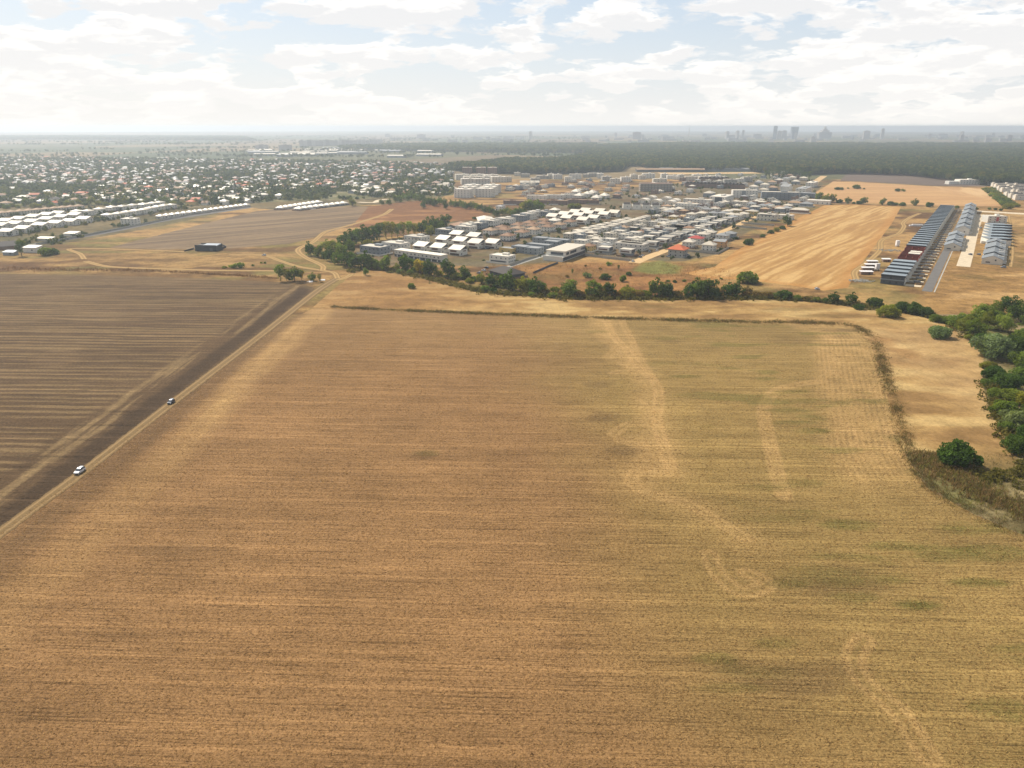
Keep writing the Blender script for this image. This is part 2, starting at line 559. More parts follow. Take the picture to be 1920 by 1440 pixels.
def paint_plough(X, Y):
    c, s = math.cos(ROW_ANG), math.sin(ROW_ANG)
    w = Y * c - X * s + (fbm(X, Y, 60, 4) - 0.5) * 4
    u = X * c + Y * s
    base = np.tile(np.array(P_DARK)[None], (len(X), 1)) * (0.82 + 0.4 * fbm(X, Y, 30, 14))[:, None]
    r = fbm(u * 0.03, w, 2.0, 22, 3)
    band = 0.5 + 0.5 * np.sin(w * 2 * math.pi / 5.6 + 2.2 * fbm(X, Y, 50, 66))
    pale = step(r * 0.75 + 0.30 * band + 0.18 * (fbm(X, Y, 70, 2) - 0.5), 0.46, 0.70)
    head = step(X - 0.03 * (Y - 300) + (fbm(X, Y, 14, 30) - .5) * 10, -189, -180)
    near = step(Y, 640, 560)
    base = over(base, pale * (1 - head) * 0.60 * (0.55 + 0.45 * near), P_PALE)
    # headland streaks run along the road
    st = fbm(X + 0.02 * Y, Y * 0.06, 3.0, 23, 4)
    mid = 1 - step(np.abs(X + 177 - 0.012 * (Y - 300) + (fbm(X, Y, 12, 28) - .5) * 6), 4, 9)
    base = over(base, mid * step(st, 0.46, 0.66) * 0.70 * (0.45 + fbm(X, Y, 9, 27)), P_PALE)
    strip = 1 - step(np.abs(X + 165 - 0.012 * (Y - 300) + (fbm(X, Y, 9, 29) - .5) * 5), 3, 7)
    base = over(base, strip * 0.75, srgb(70, 56, 42))
    edge = dist_line(X, Y, PLOUGH[:8], cap=20.0)
    base = over(base, (1 - step(edge, 2, 9)) * 0.5, srgb(120, 98, 66))
    return base


M_plough = land_mat('ploughed_soil', grain=0.60, grain_size=1.1, rows=(ROW_ANG, 0.9, 30.0, 0.35, 0.30), bump=0.8, coarse=0.2, speck=0.8, tone=0.92)
land('ploughed_field', PLOUGH, 1.0, 0.035, paint_plough, M_plough)

# ---- tan meadow between the field and the ditch
T_TAN, T_LIGHT, T_BROWN = srgb(164, 131, 82), srgb(194, 164, 110), srgb(122, 92, 58)


def paint_meadow(X, Y):
    base = np.tile(np.array(T_TAN)[None], (len(X), 1))
    n = fbm(X * 0.35, Y, 14, 101, 5)
    base = over(base, step(n, 0.50, 0.68) * 0.75, T_LIGHT)
    base = over(base, step(n, 0.50, 0.34) * 0.6, T_BROWN)
    west = 1 - step(X, -90, 40)
    base = over(base, west * 0.40 * (0.5 + n), srgb(140, 98, 58))
    south = step(X, 190, 225) * (1 - step(Y, 420, 450))
    base = over(base, south * 0.45, srgb(184, 152, 106))
    big = fbm(X, Y, 32, 111, 4)
    base = over(base, south * step(big, 0.52, 0.66) * 0.6, srgb(150, 112, 68))
    for px, py, rx, ry in ((1550, 592, 26, 5), (1230, 575, 18, 5), (1480, 580, 22, 5)):
        base = over(base, np.clip(blob(X, Y, px, py, rx, ry) * 0.55, 0, 1), srgb(118, 96, 56))
    low = 1 - step(Y, 232, 262)
    base = over(base, low * 0.75, srgb(112, 100, 62))
    return base


M_meadow = land_mat('dry_grass', grain=0.34, grain_size=1.6, bump=0.5, coarse=0.40, tone=0.88)
land('dry_meadow', MEADOW, 2.0, 0.042, paint_meadow, M_meadow)

# ---- stubble fields beyond the houses
DIAG = math.atan2(572, 353)


def paint_tan_a(X, Y):
    base = np.tile(np.array(srgb(176, 136, 82))[None], (len(X), 1))
    c, s = math.cos(DIAG - 0.10), math.sin(DIAG - 0.10)
    u, w = X * c + Y * s, Y * c - X * s
    w = w + (fbm(X, Y, 120, 205) - 0.5) * 14
    st = fbm(u * 0.04, w, 3.6, 201, 4)
    base = over(base, step(st, 0.46, 0.62) * 0.7, srgb(206, 170, 114))
    base = over(base, step(st, 0.44, 0.30) * 0.5, srgb(150, 110, 64))
    e = dist_line(X, Y, TAN_A, True, cap=30.0)
    base = over(base, (1 - step(e, 4, 16)) * 0.55, srgb(176, 124, 66))
    return base


M_tan = land_mat('cut_straw', grain=0.22, grain_size=2.2, bump=0.2, coarse=0.16, tone=0.90)
land('straw_field', TAN_A, 1.8, 0.06, paint_tan_a, M_tan)


def paint_tan_b(X, Y):
    base = np.tile(np.array(srgb(184, 142, 96))[None], (len(X), 1))
    u = X - 0.35 * (Y - 1400)
    st = fbm(u, Y * 0.16, 22, 211, 3)
    base = over(base, step(st, 0.42, 0.62) * step(X, 820, 880) * 0.8, srgb(212, 176, 128))
    st2 = fbm(X * 0.2, Y, 20, 213, 4)
    base = over(base, step(st2, 0.45, 0.65) * (1 - step(X, 820, 880)) * 0.5, srgb(204, 164, 110))
    return base


land('straw_field', TAN_B, 4.0, 0.08, paint_tan_b, M_tan)


def paint_grey_b(X, Y):
    base = np.tile(np.array(srgb(112, 96, 84))[None], (len(X), 1))  # fallow soil with the cloud shadow over it painted into the grey
    return base * (0.75 + 0.5 * fbm(X * 0.3, Y, 24, 221))[:, None]


land('fallow_field', GREY_B, 5.0, 0.06, paint_grey_b, M_tan)


def paint_mid_plough(X, Y):
    base = np.tile(np.array(srgb(122, 102, 78))[None], (len(X), 1))
    a = math.radians(38)
    u, w = X * math.cos(a) + Y * math.sin(a), Y * math.cos(a) - X * math.sin(a)
    st = fbm(u * 0.05, w, 6.0, 231, 3)
    base = over(base, step(st, 0.46, 0.62) * 0.6, srgb(150, 126, 96))
    base = over(base, step(st, 0.42, 0.28) * 0.55, srgb(88, 72, 60))
    return base


land('ploughed_field', MID_PLOUGH, 2.5, 0.06, paint_mid_plough, M_tan)


def paint_west(X, Y):
    base = np.tile(np.array(srgb(126, 88, 56))[None], (len(X), 1))
    n = fbm(X * 0.3, Y, 26, 241, 4)
    base = over(base, step(n, 0.52, 0.70) * 0.7, srgb(174, 128, 82))
    return base


land('dry_meadow', WEST_MEADOW, 3.0, 0.09, paint_west, M_meadow)

# ---- rough ground round the settlement: one sheet painted with its covers
ROUGH = np.array([(-1050, 470), (760, 470), (1150, 1000), (1150, 1780), (-1050, 1780)])
G_GREEN = srgb(112, 108, 60)
G_BROWN = srgb(138, 100, 62)
YARD = plan([(690, 500), (660, 470), (700, 455), (780, 440), (850, 415), (930, 400), (1010, 385), (1100, 372), (1200, 350), (1400, 335), (1520, 330),
             (1545, 345), (1520, 372), (1480, 400), (1420, 425), (1370, 455), (1355, 475), (1280, 490), (1170, 488), (1090, 480), (1030, 492), (900, 500), (800, 497)])
LAWN = plan([(1175, 508), (1195, 492), (1240, 486), (1290, 500), (1280, 515), (1220, 516)])
BUILT = plan([(1640, 540), (1720, 545), (1800, 395), (1920, 395), (1920, 405), (1895, 500), (1830, 500), (1720, 545), (1640, 540)])
TOWN_YARD = plan([(-200, 480), (60, 472), (110, 458), (300, 425), (460, 388), (520, 394), (660, 386), (740, 382), (830, 372), (850, 330), (-200, 330)])


def paint_rough(X, Y):
    n = fbm(X * 0.6, Y, 24, 301, 5)
    base = np.tile(np.array(srgb(150, 116, 72))[None], (len(X), 1))
    base = over(base, step(n, 0.48, 0.66) * 0.8, srgb(186, 148, 94))
    base = over(base, step(n, 0.52, 0.36) * 0.85, srgb(98, 72, 48))
    g = fbm(X, Y, 60, 311, 4)
    base = over(base, step(g, 0.55, 0.70) * 0.55, G_GREEN)
    # reddish weeds south-east of the houses, ochre grass east of the terraces
    se = step(X, -20, 40) * (1 - step(X, 150, 190)) * (1 - step(Y, 640, 690))
    base = over(base, se * 0.6 * (0.4 + n), srgb(150, 100, 58))
    east = step(X - 0.63 * (Y - 560), 318, 345)
    base = over(base, east * 0.7, srgb(158, 122, 72))
    base = over(base, east * step(fbm(X * 0.4, Y, 20, 321, 4), 0.52, 0.70) * 0.7, srgb(196, 158, 104))
    base = over(base, east * step(fbm(X, Y, 34, 331, 4), 0.56, 0.7) * 0.6, srgb(112, 92, 50))
    west = (1 - step(X, -170, -120)) * (1 - step(Y, 790, 900))
    base = over(base, west * 0.40, srgb(140, 112, 66))
    base = over(base, west * step(fbm(X * 0.35, Y, 26, 341, 4), 0.52, 0.62) * 0.75, srgb(104, 74, 46))
    base = over(base, west * step(fbm(X * 0.5, Y, 30, 351, 4), 0.56, 0.68) * 0.6, srgb(122, 116, 62))
    y_ = inside(X, Y, YARD)
    base = over(base, y_ * (0.45 + 0.4 * step(n, 0.4, 0.6)), srgb(108, 100, 80))
    t_ = inside(X, Y, TOWN_YARD)
    base = over(base, t_ * 0.75, srgb(92, 88, 60))
    base = over(base, t_ * step(fbm(X, Y, 26, 361, 3), 0.5, 0.62) * 0.6, srgb(132, 116, 84))
    d = dist_line(X, Y, LAWN, True, cap=12)
    base = over(base, np.where(inside(X, Y, LAWN), step(d, 0, 8), 0) * 0.85, srgb(120, 122, 64))
    # belt of dark weeds along the ditch
    bd = dist_line(X, Y, MEADOW[4:16], cap=30)
    base = over(base, (1 - step(bd + (n - 0.5) * 14, 8, 20)) * 0.65, srgb(92, 84, 48))
    return base


M_rough = land_mat('rough_ground', grain=0.5, grain_size=2.0, bump=0.5, coarse=0.6, tone=0.80)
land('ground', ROUGH, 4.0, 0.02, paint_rough, M_rough)

# ---- the plain out to the horizon
segs, rings = 256, [0, 300, 900, 2000, 4000, 8000, 14000, 20000]
vv, ff = [(0, 0, 0)], []
for r_ in rings[1:]:
    for k_ in range(segs):
        a_ = 2 * math.pi * k_ / segs
        vv.append((r_ * math.sin(a_), r_ * math.cos(a_), 0.0))
for ri in range(len(rings) - 1):
    for k_ in range(segs):
        k2 = (k_ + 1) % segs
        if ri == 0:
            ff.append((0, 1 + k2, 1 + k_))
        else:
            b0, b1 = 1 + (ri - 1) * segs, 1 + ri * segs
            ff.append((b0 + k_, b0 + k2, b1 + k2, b1 + k_))
me = bpy.data.meshes.new('plain')
me.from_pydata(vv, [], ff)
m_plain, n_, o_ = new_mat('distant_fields')
pos = n_.node('ShaderNodeNewGeometry').outputs['Position']
vor = n_.node('ShaderNodeTexVoronoi', feature='F1')
vor.inputs['Scale'].default_value = 1.0
n_.put(vor.inputs['Vector'], n_.vmath('MULTIPLY', pos, (0.0016, 0.0009, 0.0)))
cellv = n_.sep(vor.outputs['Color'])[0]
fld = n_.ramp(cellv, [(0.0, srgb(98, 96, 66)), (0.3, srgb(130, 112, 82)), (0.5, srgb(82, 88, 58)), (0.75, srgb(116, 100, 76)), (1.0, srgb(146, 128, 96))], 'CONSTANT')
nz = n_.noise(pos, 0.012, 5.0, 0.65)
fld = n_.vmath('SCALE', fld, scale=n_.maprange(nz, 0.3, 0.7, 0.6, 1.3))
principled(n_, o_, fld, 0.95, 0.05)
me.materials.append(m_plain)
link('plain', me, kind='structure')


# ---- dirt tracks: ribbons of packed earth with two wheel ruts and ragged edges
def rut_mat(name, centre, rut, edge):
    m, n, out = new_mat(name)
    v = n.node('ShaderNodeAttribute', attribute_name='across').outputs['Fac']
    pos = n.node('ShaderNodeNewGeometry').outputs['Position']
    ns = n.noise(pos, 0.35, 4.0, 0.65)
    n2 = n.noise(pos, 2.2, 3.0, 0.6)
    a = n.math('ABSOLUTE', v)
    r = n.math('SUBTRACT', 1.0, n.math('MULTIPLY', n.math('ABSOLUTE', n.math('SUBTRACT', a, 0.46)), 4.5), clamp=True)
    c = n.mix(n.math('MULTIPLY', r, 0.9), centre, rut)
    c = n.mix(n.maprange(n.math('ADD', a, n.math('MULTIPLY', n.math('SUBTRACT', ns, 0.5), 0.5)), 0.72, 0.95), c, edge)
    c = n.vmath('SCALE', c, scale=n.maprange(n2, 0.25, 0.75, 0.78, 1.2))
    p = principled(n, out, c, 0.95, 0.05)
    alpha = n.maprange(n.math('ADD', a, n.math('MULTIPLY', n.math('SUBTRACT', ns, 0.5), 0.7)), 0.98, 0.82, smooth=True)
    n.put(p.inputs['Alpha'], alpha)
    return m


def ribbon(name, line, width, z, mat, uneven=0.0):
    p = np.asarray(line)
    t = np.gradient(p, axis=0)
    t /= np.linalg.norm(t, axis=1)[:, None] + 1e-9
    nrm = np.stack([-t[:, 1], t[:, 0]], 1)
    w = np.full(len(p), width) if np.isscalar(width) else np.interp(np.linspace(0, 1, len(p)), np.linspace(0, 1, len(width)), width)
    cols = np.array([-1, -0.5, 0, 0.5, 1])
    V, A = [], []
    for c in cols:
        xy = p + nrm * (c * w / 2)[:, None]
        V.append(np.column_stack([xy, np.full(len(p), z)]))
        A.append(np.full(len(p), c))
    V, A = np.stack(V, 1).reshape(-1, 3), np.stack(A, 1).ravel()
    i = np.arange(len(p) - 1)[:, None] * 5 + np.arange(4)[None]
    i = i.ravel()
    Q = np.stack([i, i + 1, i + 6, i + 5], 1)[:, ::-1]
    me_ = mesh_np(name, V, Q, mat)
    set_float(me_, A, 'across')
    return link(name, me_, kind='structure')


def wide_verge():
    m, n, out = new_mat('verge_soil')
    pos = n.node('ShaderNodeNewGeometry').outputs['Position']
    principled(n, out, n.ramp(n.noise(pos, 0.5, 4.0, 0.65), [(0.3, srgb(96, 78, 52)), (0.7, srgb(142, 114, 74))]), 0.95, 0.05)
    return m


M_track = rut_mat('packed_earth', srgb(124, 102, 70), srgb(154, 126, 88), srgb(104, 84, 58))
M_trackp = rut_mat('pale_track', srgb(150, 122, 78), srgb(188, 154, 104), srgb(140, 114, 72))
ribbon('verge', ROAD, 44.0, 0.015, wide_verge())
ribbon('dirt_road', ROAD, [6.0, 6.0, 6.5, 9.0], 0.085, M_track)
ribbon('dirt_path', PATH_SHED, 6.0, 0.10, M_trackp)
ribbon('dirt_path', PATH_HILL, [6.5, 7.5, 7.0, 8.0, 9.0], 0.11, M_trackp)
ribbon('dirt_path', PATH_EAST, 6.0, 0.12, M_trackp)
ribbon('dirt_path', PATH_WEST, 7.0, 0.10, M_trackp)
ribbon('dirt_path', PATH_NW, 6.0, 0.10, M_trackp)
RUT_E = smooth_line(plan([(1606, 525), (1603, 510), (1618, 498), (1640, 480), (1650, 468), (1652, 452), (1668, 444), (1685, 438), (1695, 425), (1693, 418), (1706, 408), (1725, 400)]), 3)
ribbon('dirt_path', RUT_E, 6.5, 0.10, M_trackp)
ribbon('dirt_path', smooth_line(plan([(1892, 500), (1896, 470), (1893, 430), (1890, 405)]), 5), 6.0, 0.10, M_trackp)
ribbon('dirt_path', smooth_line(plan([(1535, 384), (1600, 381.5), (1690, 385), (1760, 390)]), 8), 8.0, 0.10, M_trackp)

# ------------------------------------------------------------------ ground to the east of the field
EAST = np.vstack([plan([(1920, 1004), (1830, 966), (1738, 915), (1697, 850), (1680, 800)]), [(205, 400), (300, 471), (760, 471), (760, 60), (330, 60), (330, 121), (210, 173)]])


def paint_east(X, Y):
    n = fbm(X * 0.7, Y, 12, 401, 5)
    base = np.tile(np.array(srgb(126, 112, 76))[None], (len(X), 1))
    base = over(base, step(n, 0.5, 0.66) * 0.8, srgb(158, 140, 100))
    base = over(base, step(n, 0.48, 0.36) * 0.7, srgb(88, 76, 46))
    g = fbm(X, Y, 18, 405, 4)
    return over(base, step(g, 0.54, 0.66) * 0.5, srgb(104, 108, 54))


land('rough_meadow', EAST, 2.5, 0.03, paint_east, M_rough)

# ------------------------------------------------------------------ foliage
def leaf_material(name, hue_spread=0.25, fixed=None):
    m, n, out = new_mat(name)
    info = n.node('ShaderNodeObjectInfo')
    tint = n.node('ShaderNodeAttribute', attribute_name='tint').outputs['Fac']
    if fixed:
        base = n.ramp(info.outputs['Random'], fixed)
    else:
        base = info.outputs['Color']
    val = n.maprange(tint, 0.0, 1.0, 0.62, 1.45)
    col = n.vmath('SCALE', base, scale=val)
    warm = n.mix(n.math('MULTIPLY', tint, hue_spread), col, n.vmath('MULTIPLY', col, (1.35, 1.12, 0.6)))
    d = n.node('ShaderNodeBsdfDiffuse')
    n.put(d.inputs[0], warm)
    tr = n.node('ShaderNodeBsdfTranslucent')
    n.put(tr.inputs[0], n.vmath('MULTIPLY', warm, (1.25, 1.3, 0.7)))
    mx = n.node('ShaderNodeMixShader')
    mx.inputs[0].default_value = 0.40
    m.node_tree.links.new(d.outputs[0], mx.inputs[1])
    m.node_tree.links.new(tr.outputs[0], mx.inputs[2])
    m.node_tree.links.new(mx.outputs[0], out.inputs[0])
    return m


M_leaf = leaf_material('leaves')
m, n_, o_ = new_mat('bark')
bpos = n_.node('ShaderNodeTexCoord').outputs['Object']
bn = n_.noise(bpos, 3.0, 4.0, 0.6)
principled(n_, o_, n_.ramp(bn, [(0.3, srgb(62, 50, 40)), (0.7, srgb(112, 96, 80))]), 0.95, 0.1)
M_bark = m


def leaf_cloud(lobes, n, size, rs, up_bias=0.25):
    lob = np.array(lobes, float)                     # cx cy cz rx ry rz
    wgt = (lob[:, 3] * lob[:, 4] + lob[:, 4] * lob[:, 5] + lob[:, 3] * lob[:, 5])
    pick = rs.choice(len(lob), n, p=wgt / wgt.sum())
    d = rs.normal(size=(n, 3))
    d[:, 2] += up_bias
    d /= np.linalg.norm(d, axis=1)[:, None]
    rad = 1 - 0.42 * rs.random(n) ** 1.6
    c = lob[pick, :3] + d * lob[pick, 3:] * rad[:, None]
    c[:, 2] = np.maximum(c[:, 2], size * 0.3)
    nrm = d + rs.normal(size=(n, 3)) * 0.55
    nrm /= np.linalg.norm(nrm, axis=1)[:, None]
    a = np.cross(nrm, rs.normal(size=(n, 3)))
    a /= np.linalg.norm(a, axis=1)[:, None] + 1e-9
    b = np.cross(nrm, a)
    s = size * (0.55 + 0.9 * rs.random(n))
    a, b = a * s[:, None], b * (s * 0.75)[:, None]
    fold = nrm * (s * 0.35)[:, None]
    V = np.stack([c - a, c - b + fold, c + a, c + b + fold], 1).reshape(-1, 3)
    Q = np.arange(n * 4).reshape(-1, 4)
    lt = rs.random(len(lob))
    tint = np.clip(0.55 * lt[pick] + 0.55 * rs.random(n) - 0.05, 0, 1)
    return V, Q, np.repeat(tint, 4)


def tree_lobes(kind, rs):
    """unit tree: crown about 1 wide, heights given per kind"""
    L = []
    if kind == 'round':
        L.append((0, 0, .48, .36, .36, .38))
        for k_ in range(11):
            a, r = rs.random() * 6.28, .18 + .18 * rs.random()
            L.append((r * math.cos(a), r * math.sin(a), .18 + .62 * rs.random(), .17 + .09 * rs.random(), .17 + .09 * rs.random(), .14 + .08 * rs.random()))
    elif kind == 'tall':
        for k_ in range(9):
            z = .28 + 1.15 * k_ / 8
            w = .34 * math.sin(math.pi * min(1, .22 + .78 * (1 - k_ / 9.5))) + .07
            a = rs.random() * 6.28
            L.append((.10 * math.cos(a), .10 * math.sin(a), z, w, w, .20))
    elif kind == 'dome':
        L.append((0, 0, .24, .38, .38, .28))
        for k_ in range(13):
            a, r = rs.random() * 6.28, .12 + .26 * rs.random()
            L.append((r * math.cos(a), r * math.sin(a), .12 + .34 * rs.random() * (1 - r), .13 + .09 * rs.random(), .13 + .09 * rs.random(), .12 + .07 * rs.random()))
    elif kind == 'shrub':
        for k_ in range(7):
            a, r = rs.random() * 6.28, .30 * rs.random()
            L.append((r * math.cos(a), r * math.sin(a), .12 + .16 * rs.random(), .14 + .12 * rs.random(), .14 + .12 * rs.random(), .12 + .10 * rs.random()))
    for k_ in range(4 if kind in ('round', 'dome') else 0):
        a, r = rs.random() * 6.28, .34 + .12 * rs.random()
        z0 = .5 if kind == 'round' else .2
        L.append((r * math.cos(a), r * math.sin(a), z0 * (.4 + rs.random()), .08 + .06 * rs.random(), .08 + .06 * rs.random(), .07 + .07 * rs.random()))
    if kind == 'round':
        a = rs.random() * 6.28
        L.append((.14 * math.cos(a), .14 * math.sin(a), .86 + .12 * rs.random(), .14, .14, .12))
    return L


def trunk_mesh(kind, rs):
    top = {'round': .62, 'tall': 1.2, 'dome': .34, 'shrub': .2}[kind]
    r0 = {'round': .035, 'tall': .03, 'dome': .045, 'shrub': .02}[kind]
    V, F = [], []

    def tube(p0, p1, ra, rb):
        p0, p1 = np.array(p0), np.array(p1)
        t = (p1 - p0) / np.linalg.norm(p1 - p0)
        x = np.cross(t, (0.3, 1, 0.1)); x /= np.linalg.norm(x)
        y = np.cross(t, x)
        b = len(V)
        for p, r in ((p0, ra), (p1, rb)):
            for k_ in range(6):
                a = k_ * math.pi / 3
                V.append(tuple(p + r * (math.cos(a) * x + math.sin(a) * y)))
        for k_ in range(6):
            F.append((b + k_, b + (k_ + 1) % 6, b + 6 + (k_ + 1) % 6, b + 6 + k_))
    tube((0, 0, -.02), (0.01, 0, top * .5), r0, r0 * .75)
    tube((0.01, 0, top * .5), (0.0, 0.02, top), r0 * .75, r0 * .3)
    for k_ in range(4):
        a = rs.random() * 6.28
        z = top * (.4 + .4 * rs.random())
        tube((0, 0, z), (.22 * math.cos(a), .22 * math.sin(a), z + .18), r0 * .5, r0 * .15)
    me_ = bpy.data.meshes.new('trunk')
    me_.from_pydata(V, [], F)
    me_.materials.append(M_bark)
    return me_


def crown_mesh(kind, n, size, seed):
    rs = np.random.default_rng(seed)
    L = tree_lobes(kind, rs)
    V, Q, t = leaf_cloud(L, n, size, rs)
    me_ = mesh_np('crown', V, Q, M_leaf)
    set_float(me_, t, 'tint')
    return me_, trunk_mesh(kind, rs)


PROTO = {}
for kind, nh, nm in (('round', 2600, 620), ('tall', 2200, 560), ('dome', 3400, 640), ('shrub', 1300, 320)):
    PROTO[kind, 'near'] = [crown_mesh(kind, nh, .030, 500 + 7 * s + len(kind)) for s in range(3)]
    PROTO[kind, 'mid'] = [crown_mesh(kind, nm, .060, 900 + 7 * s + len(kind)) for s in range(4)]

GREENS = dict(dark=srgb(78, 98, 46), mid=srgb(102, 118, 52), olive=srgb(128, 130, 54), yellow=srgb(172, 152, 48), light=srgb(122, 136, 60),
              willow=srgb(122, 136, 94), brown=srgb(122, 104, 60), far=srgb(88, 102, 58))
TREE_COUNT = {}


def tree(px, py, wpx, kind, tone, label, group, ratio=1.0, name=None, cat=None, lod=None):
    """px, py: foot of the crown in the photograph; wpx: crown width in photograph pixels"""
    x, y = ground_point(px, py)
    return tree_at(x, y, wpx * math.hypot(y * 0.94 + 41, 0) / F_PX, kind, tone, label, group, ratio, name, cat, lod)


def tree_at(x, y, w, kind, tone, label, group, ratio=1.0, name=None, cat=None, lod=None):
    lod = lod or ('near' if y < 480 else 'mid')
    crown, trunk = random.choice(PROTO[kind, lod])
    shrub = kind == 'shrub'
    root = bpy.data.objects.new(name or ('shrub' if shrub else 'tree'), None)
    COL.objects.link(root)
    root.empty_display_size = 0.5
    root.location = (x, y, 0.05)
    root.rotation_euler = (0, 0, random.random() * 6.28)
    root.scale = (w * random.uniform(.93, 1.07), w * random.uniform(.93, 1.07), w * ratio * random.uniform(.95, 1.05))
    root['label'] = label
    root['category'] = cat or ('shrub' if shrub else 'tree')
    root['group'] = group
    c = GREENS[tone]
    j = random.uniform(.85, 1.15)
    for nm, md in (('trunk', trunk), ('crown', crown)):
        o = bpy.data.objects.new(nm, md)
        COL.objects.link(o)
        o.parent = root
        o.color = (c[0] * j * random.uniform(.92, 1.08), c[1] * j, c[2] * j * random.uniform(.9, 1.1), 1)
    return root


# ---- the belt along the ditch behind the tan meadow: (x, y, width, kind, tone[, height ratio])
g_belt = 'trees of the ditch belt behind the tan meadow'
TONE_WORD = dict(dark='dark green', mid='green', olive='olive green', yellow='yellowing', light='light green', willow='silver green', brown='brown withered', far='green')
KIND_WORD = dict(round='round-crowned tree', tall='tall narrow tree', dome='dome-shaped bushy tree', shrub='low shrub')


ONES = 'first second third fourth fifth sixth seventh eighth ninth tenth eleventh twelfth thirteenth fourteenth fifteenth sixteenth seventeenth eighteenth nineteenth'.split()
TENS = {2: ('twentieth', 'twenty'), 3: ('thirtieth', 'thirty'), 4: ('fortieth', 'forty'), 5: ('fiftieth', 'fifty'), 6: ('sixtieth', 'sixty'), 7: ('seventieth', 'seventy')}


def ordinal(k_):
    if k_ < 20:
        return ONES[k_ - 1]
    t, o_ = divmod(k_, 10)
    return TENS[t][0] if o_ == 0 else TENS[t][1] + '-' + ONES[o_ - 1]


def belt(items, where, group, mark=None):
    sets = {}
    for it in items:
        px, py, w, kind, tone = it[:5]
        o = tree(px, py, w, kind, tone, f'{TONE_WORD[tone]} {KIND_WORD[kind]} {where}', group, *(it[5:6]))
        sets.setdefault(o['label'], []).append(o)
    if mark:
        cx, cy_ = ground_point(*mark[:2])
        for lb, os_ in sets.items():
            if len(os_) > 1:
                os_.sort(key=lambda o: (o.location.x - cx) ** 2 + (o.location.y - cy_) ** 2)
                for k_, o in enumerate(os_):
                    o['label'] = f'{lb}, {ordinal(k_ + 1) + " " if k_ else ""}nearest to {mark[2]}'


belt([(583, 479, 24, 'round', 'dark'), (598, 482, 22, 'round', 'mid'), (611, 484, 22, 'dome', 'dark'), (622, 489, 26, 'round', 'dark'), (634, 495, 26, 'round', 'mid'),
      (650, 499, 30, 'round', 'dark'), (666, 502, 30, 'round', 'dark'), (683, 503, 30, 'round', 'dark'), (697, 504, 26, 'round', 'mid'), (723, 506, 26, 'round', 'mid'),
      (707, 505, 16, 'round', 'light'), (640, 481, 26, 'round', 'mid'), (625, 474, 24, 'round', 'olive'), (655, 474, 26, 'round', 'mid'), (612, 470, 20, 'round', 'olive'),
      (645, 464, 28, 'round', 'dark'), (662, 461, 30, 'round', 'dark'), (680, 457, 32, 'round', 'dark'), (697, 453, 30, 'round', 'dark'), (690, 463, 26, 'dome', 'olive'),
      (711, 450, 24, 'tall', 'dark', .8), (724, 447, 22, 'tall', 'olive', .85), (735, 446, 20, 'tall', 'olive', .9), (746, 445, 18, 'tall', 'mid', .9), (756, 443, 18, 'tall', 'olive', .9),
      (767, 442, 18, 'tall', 'light', .9), (777, 441, 18, 'tall', 'olive', .8), (790, 438, 22, 'round', 'dark'), (803, 434, 26, 'round', 'dark'), (815, 431, 24, 'round', 'dark'),
      (826, 427, 24, 'round', 'dark'), (836, 424, 22, 'round', 'dark'), (806, 440, 18, 'round', 'olive'), (826, 433, 18, 'round', 'mid'), (672, 449, 22, 'round', 'mid'),
      (706, 442, 18, 'round', 'dark')],
     'in the west thicket', 'trees of the thicket round the west villas', (783, 488, 'the long terrace'))
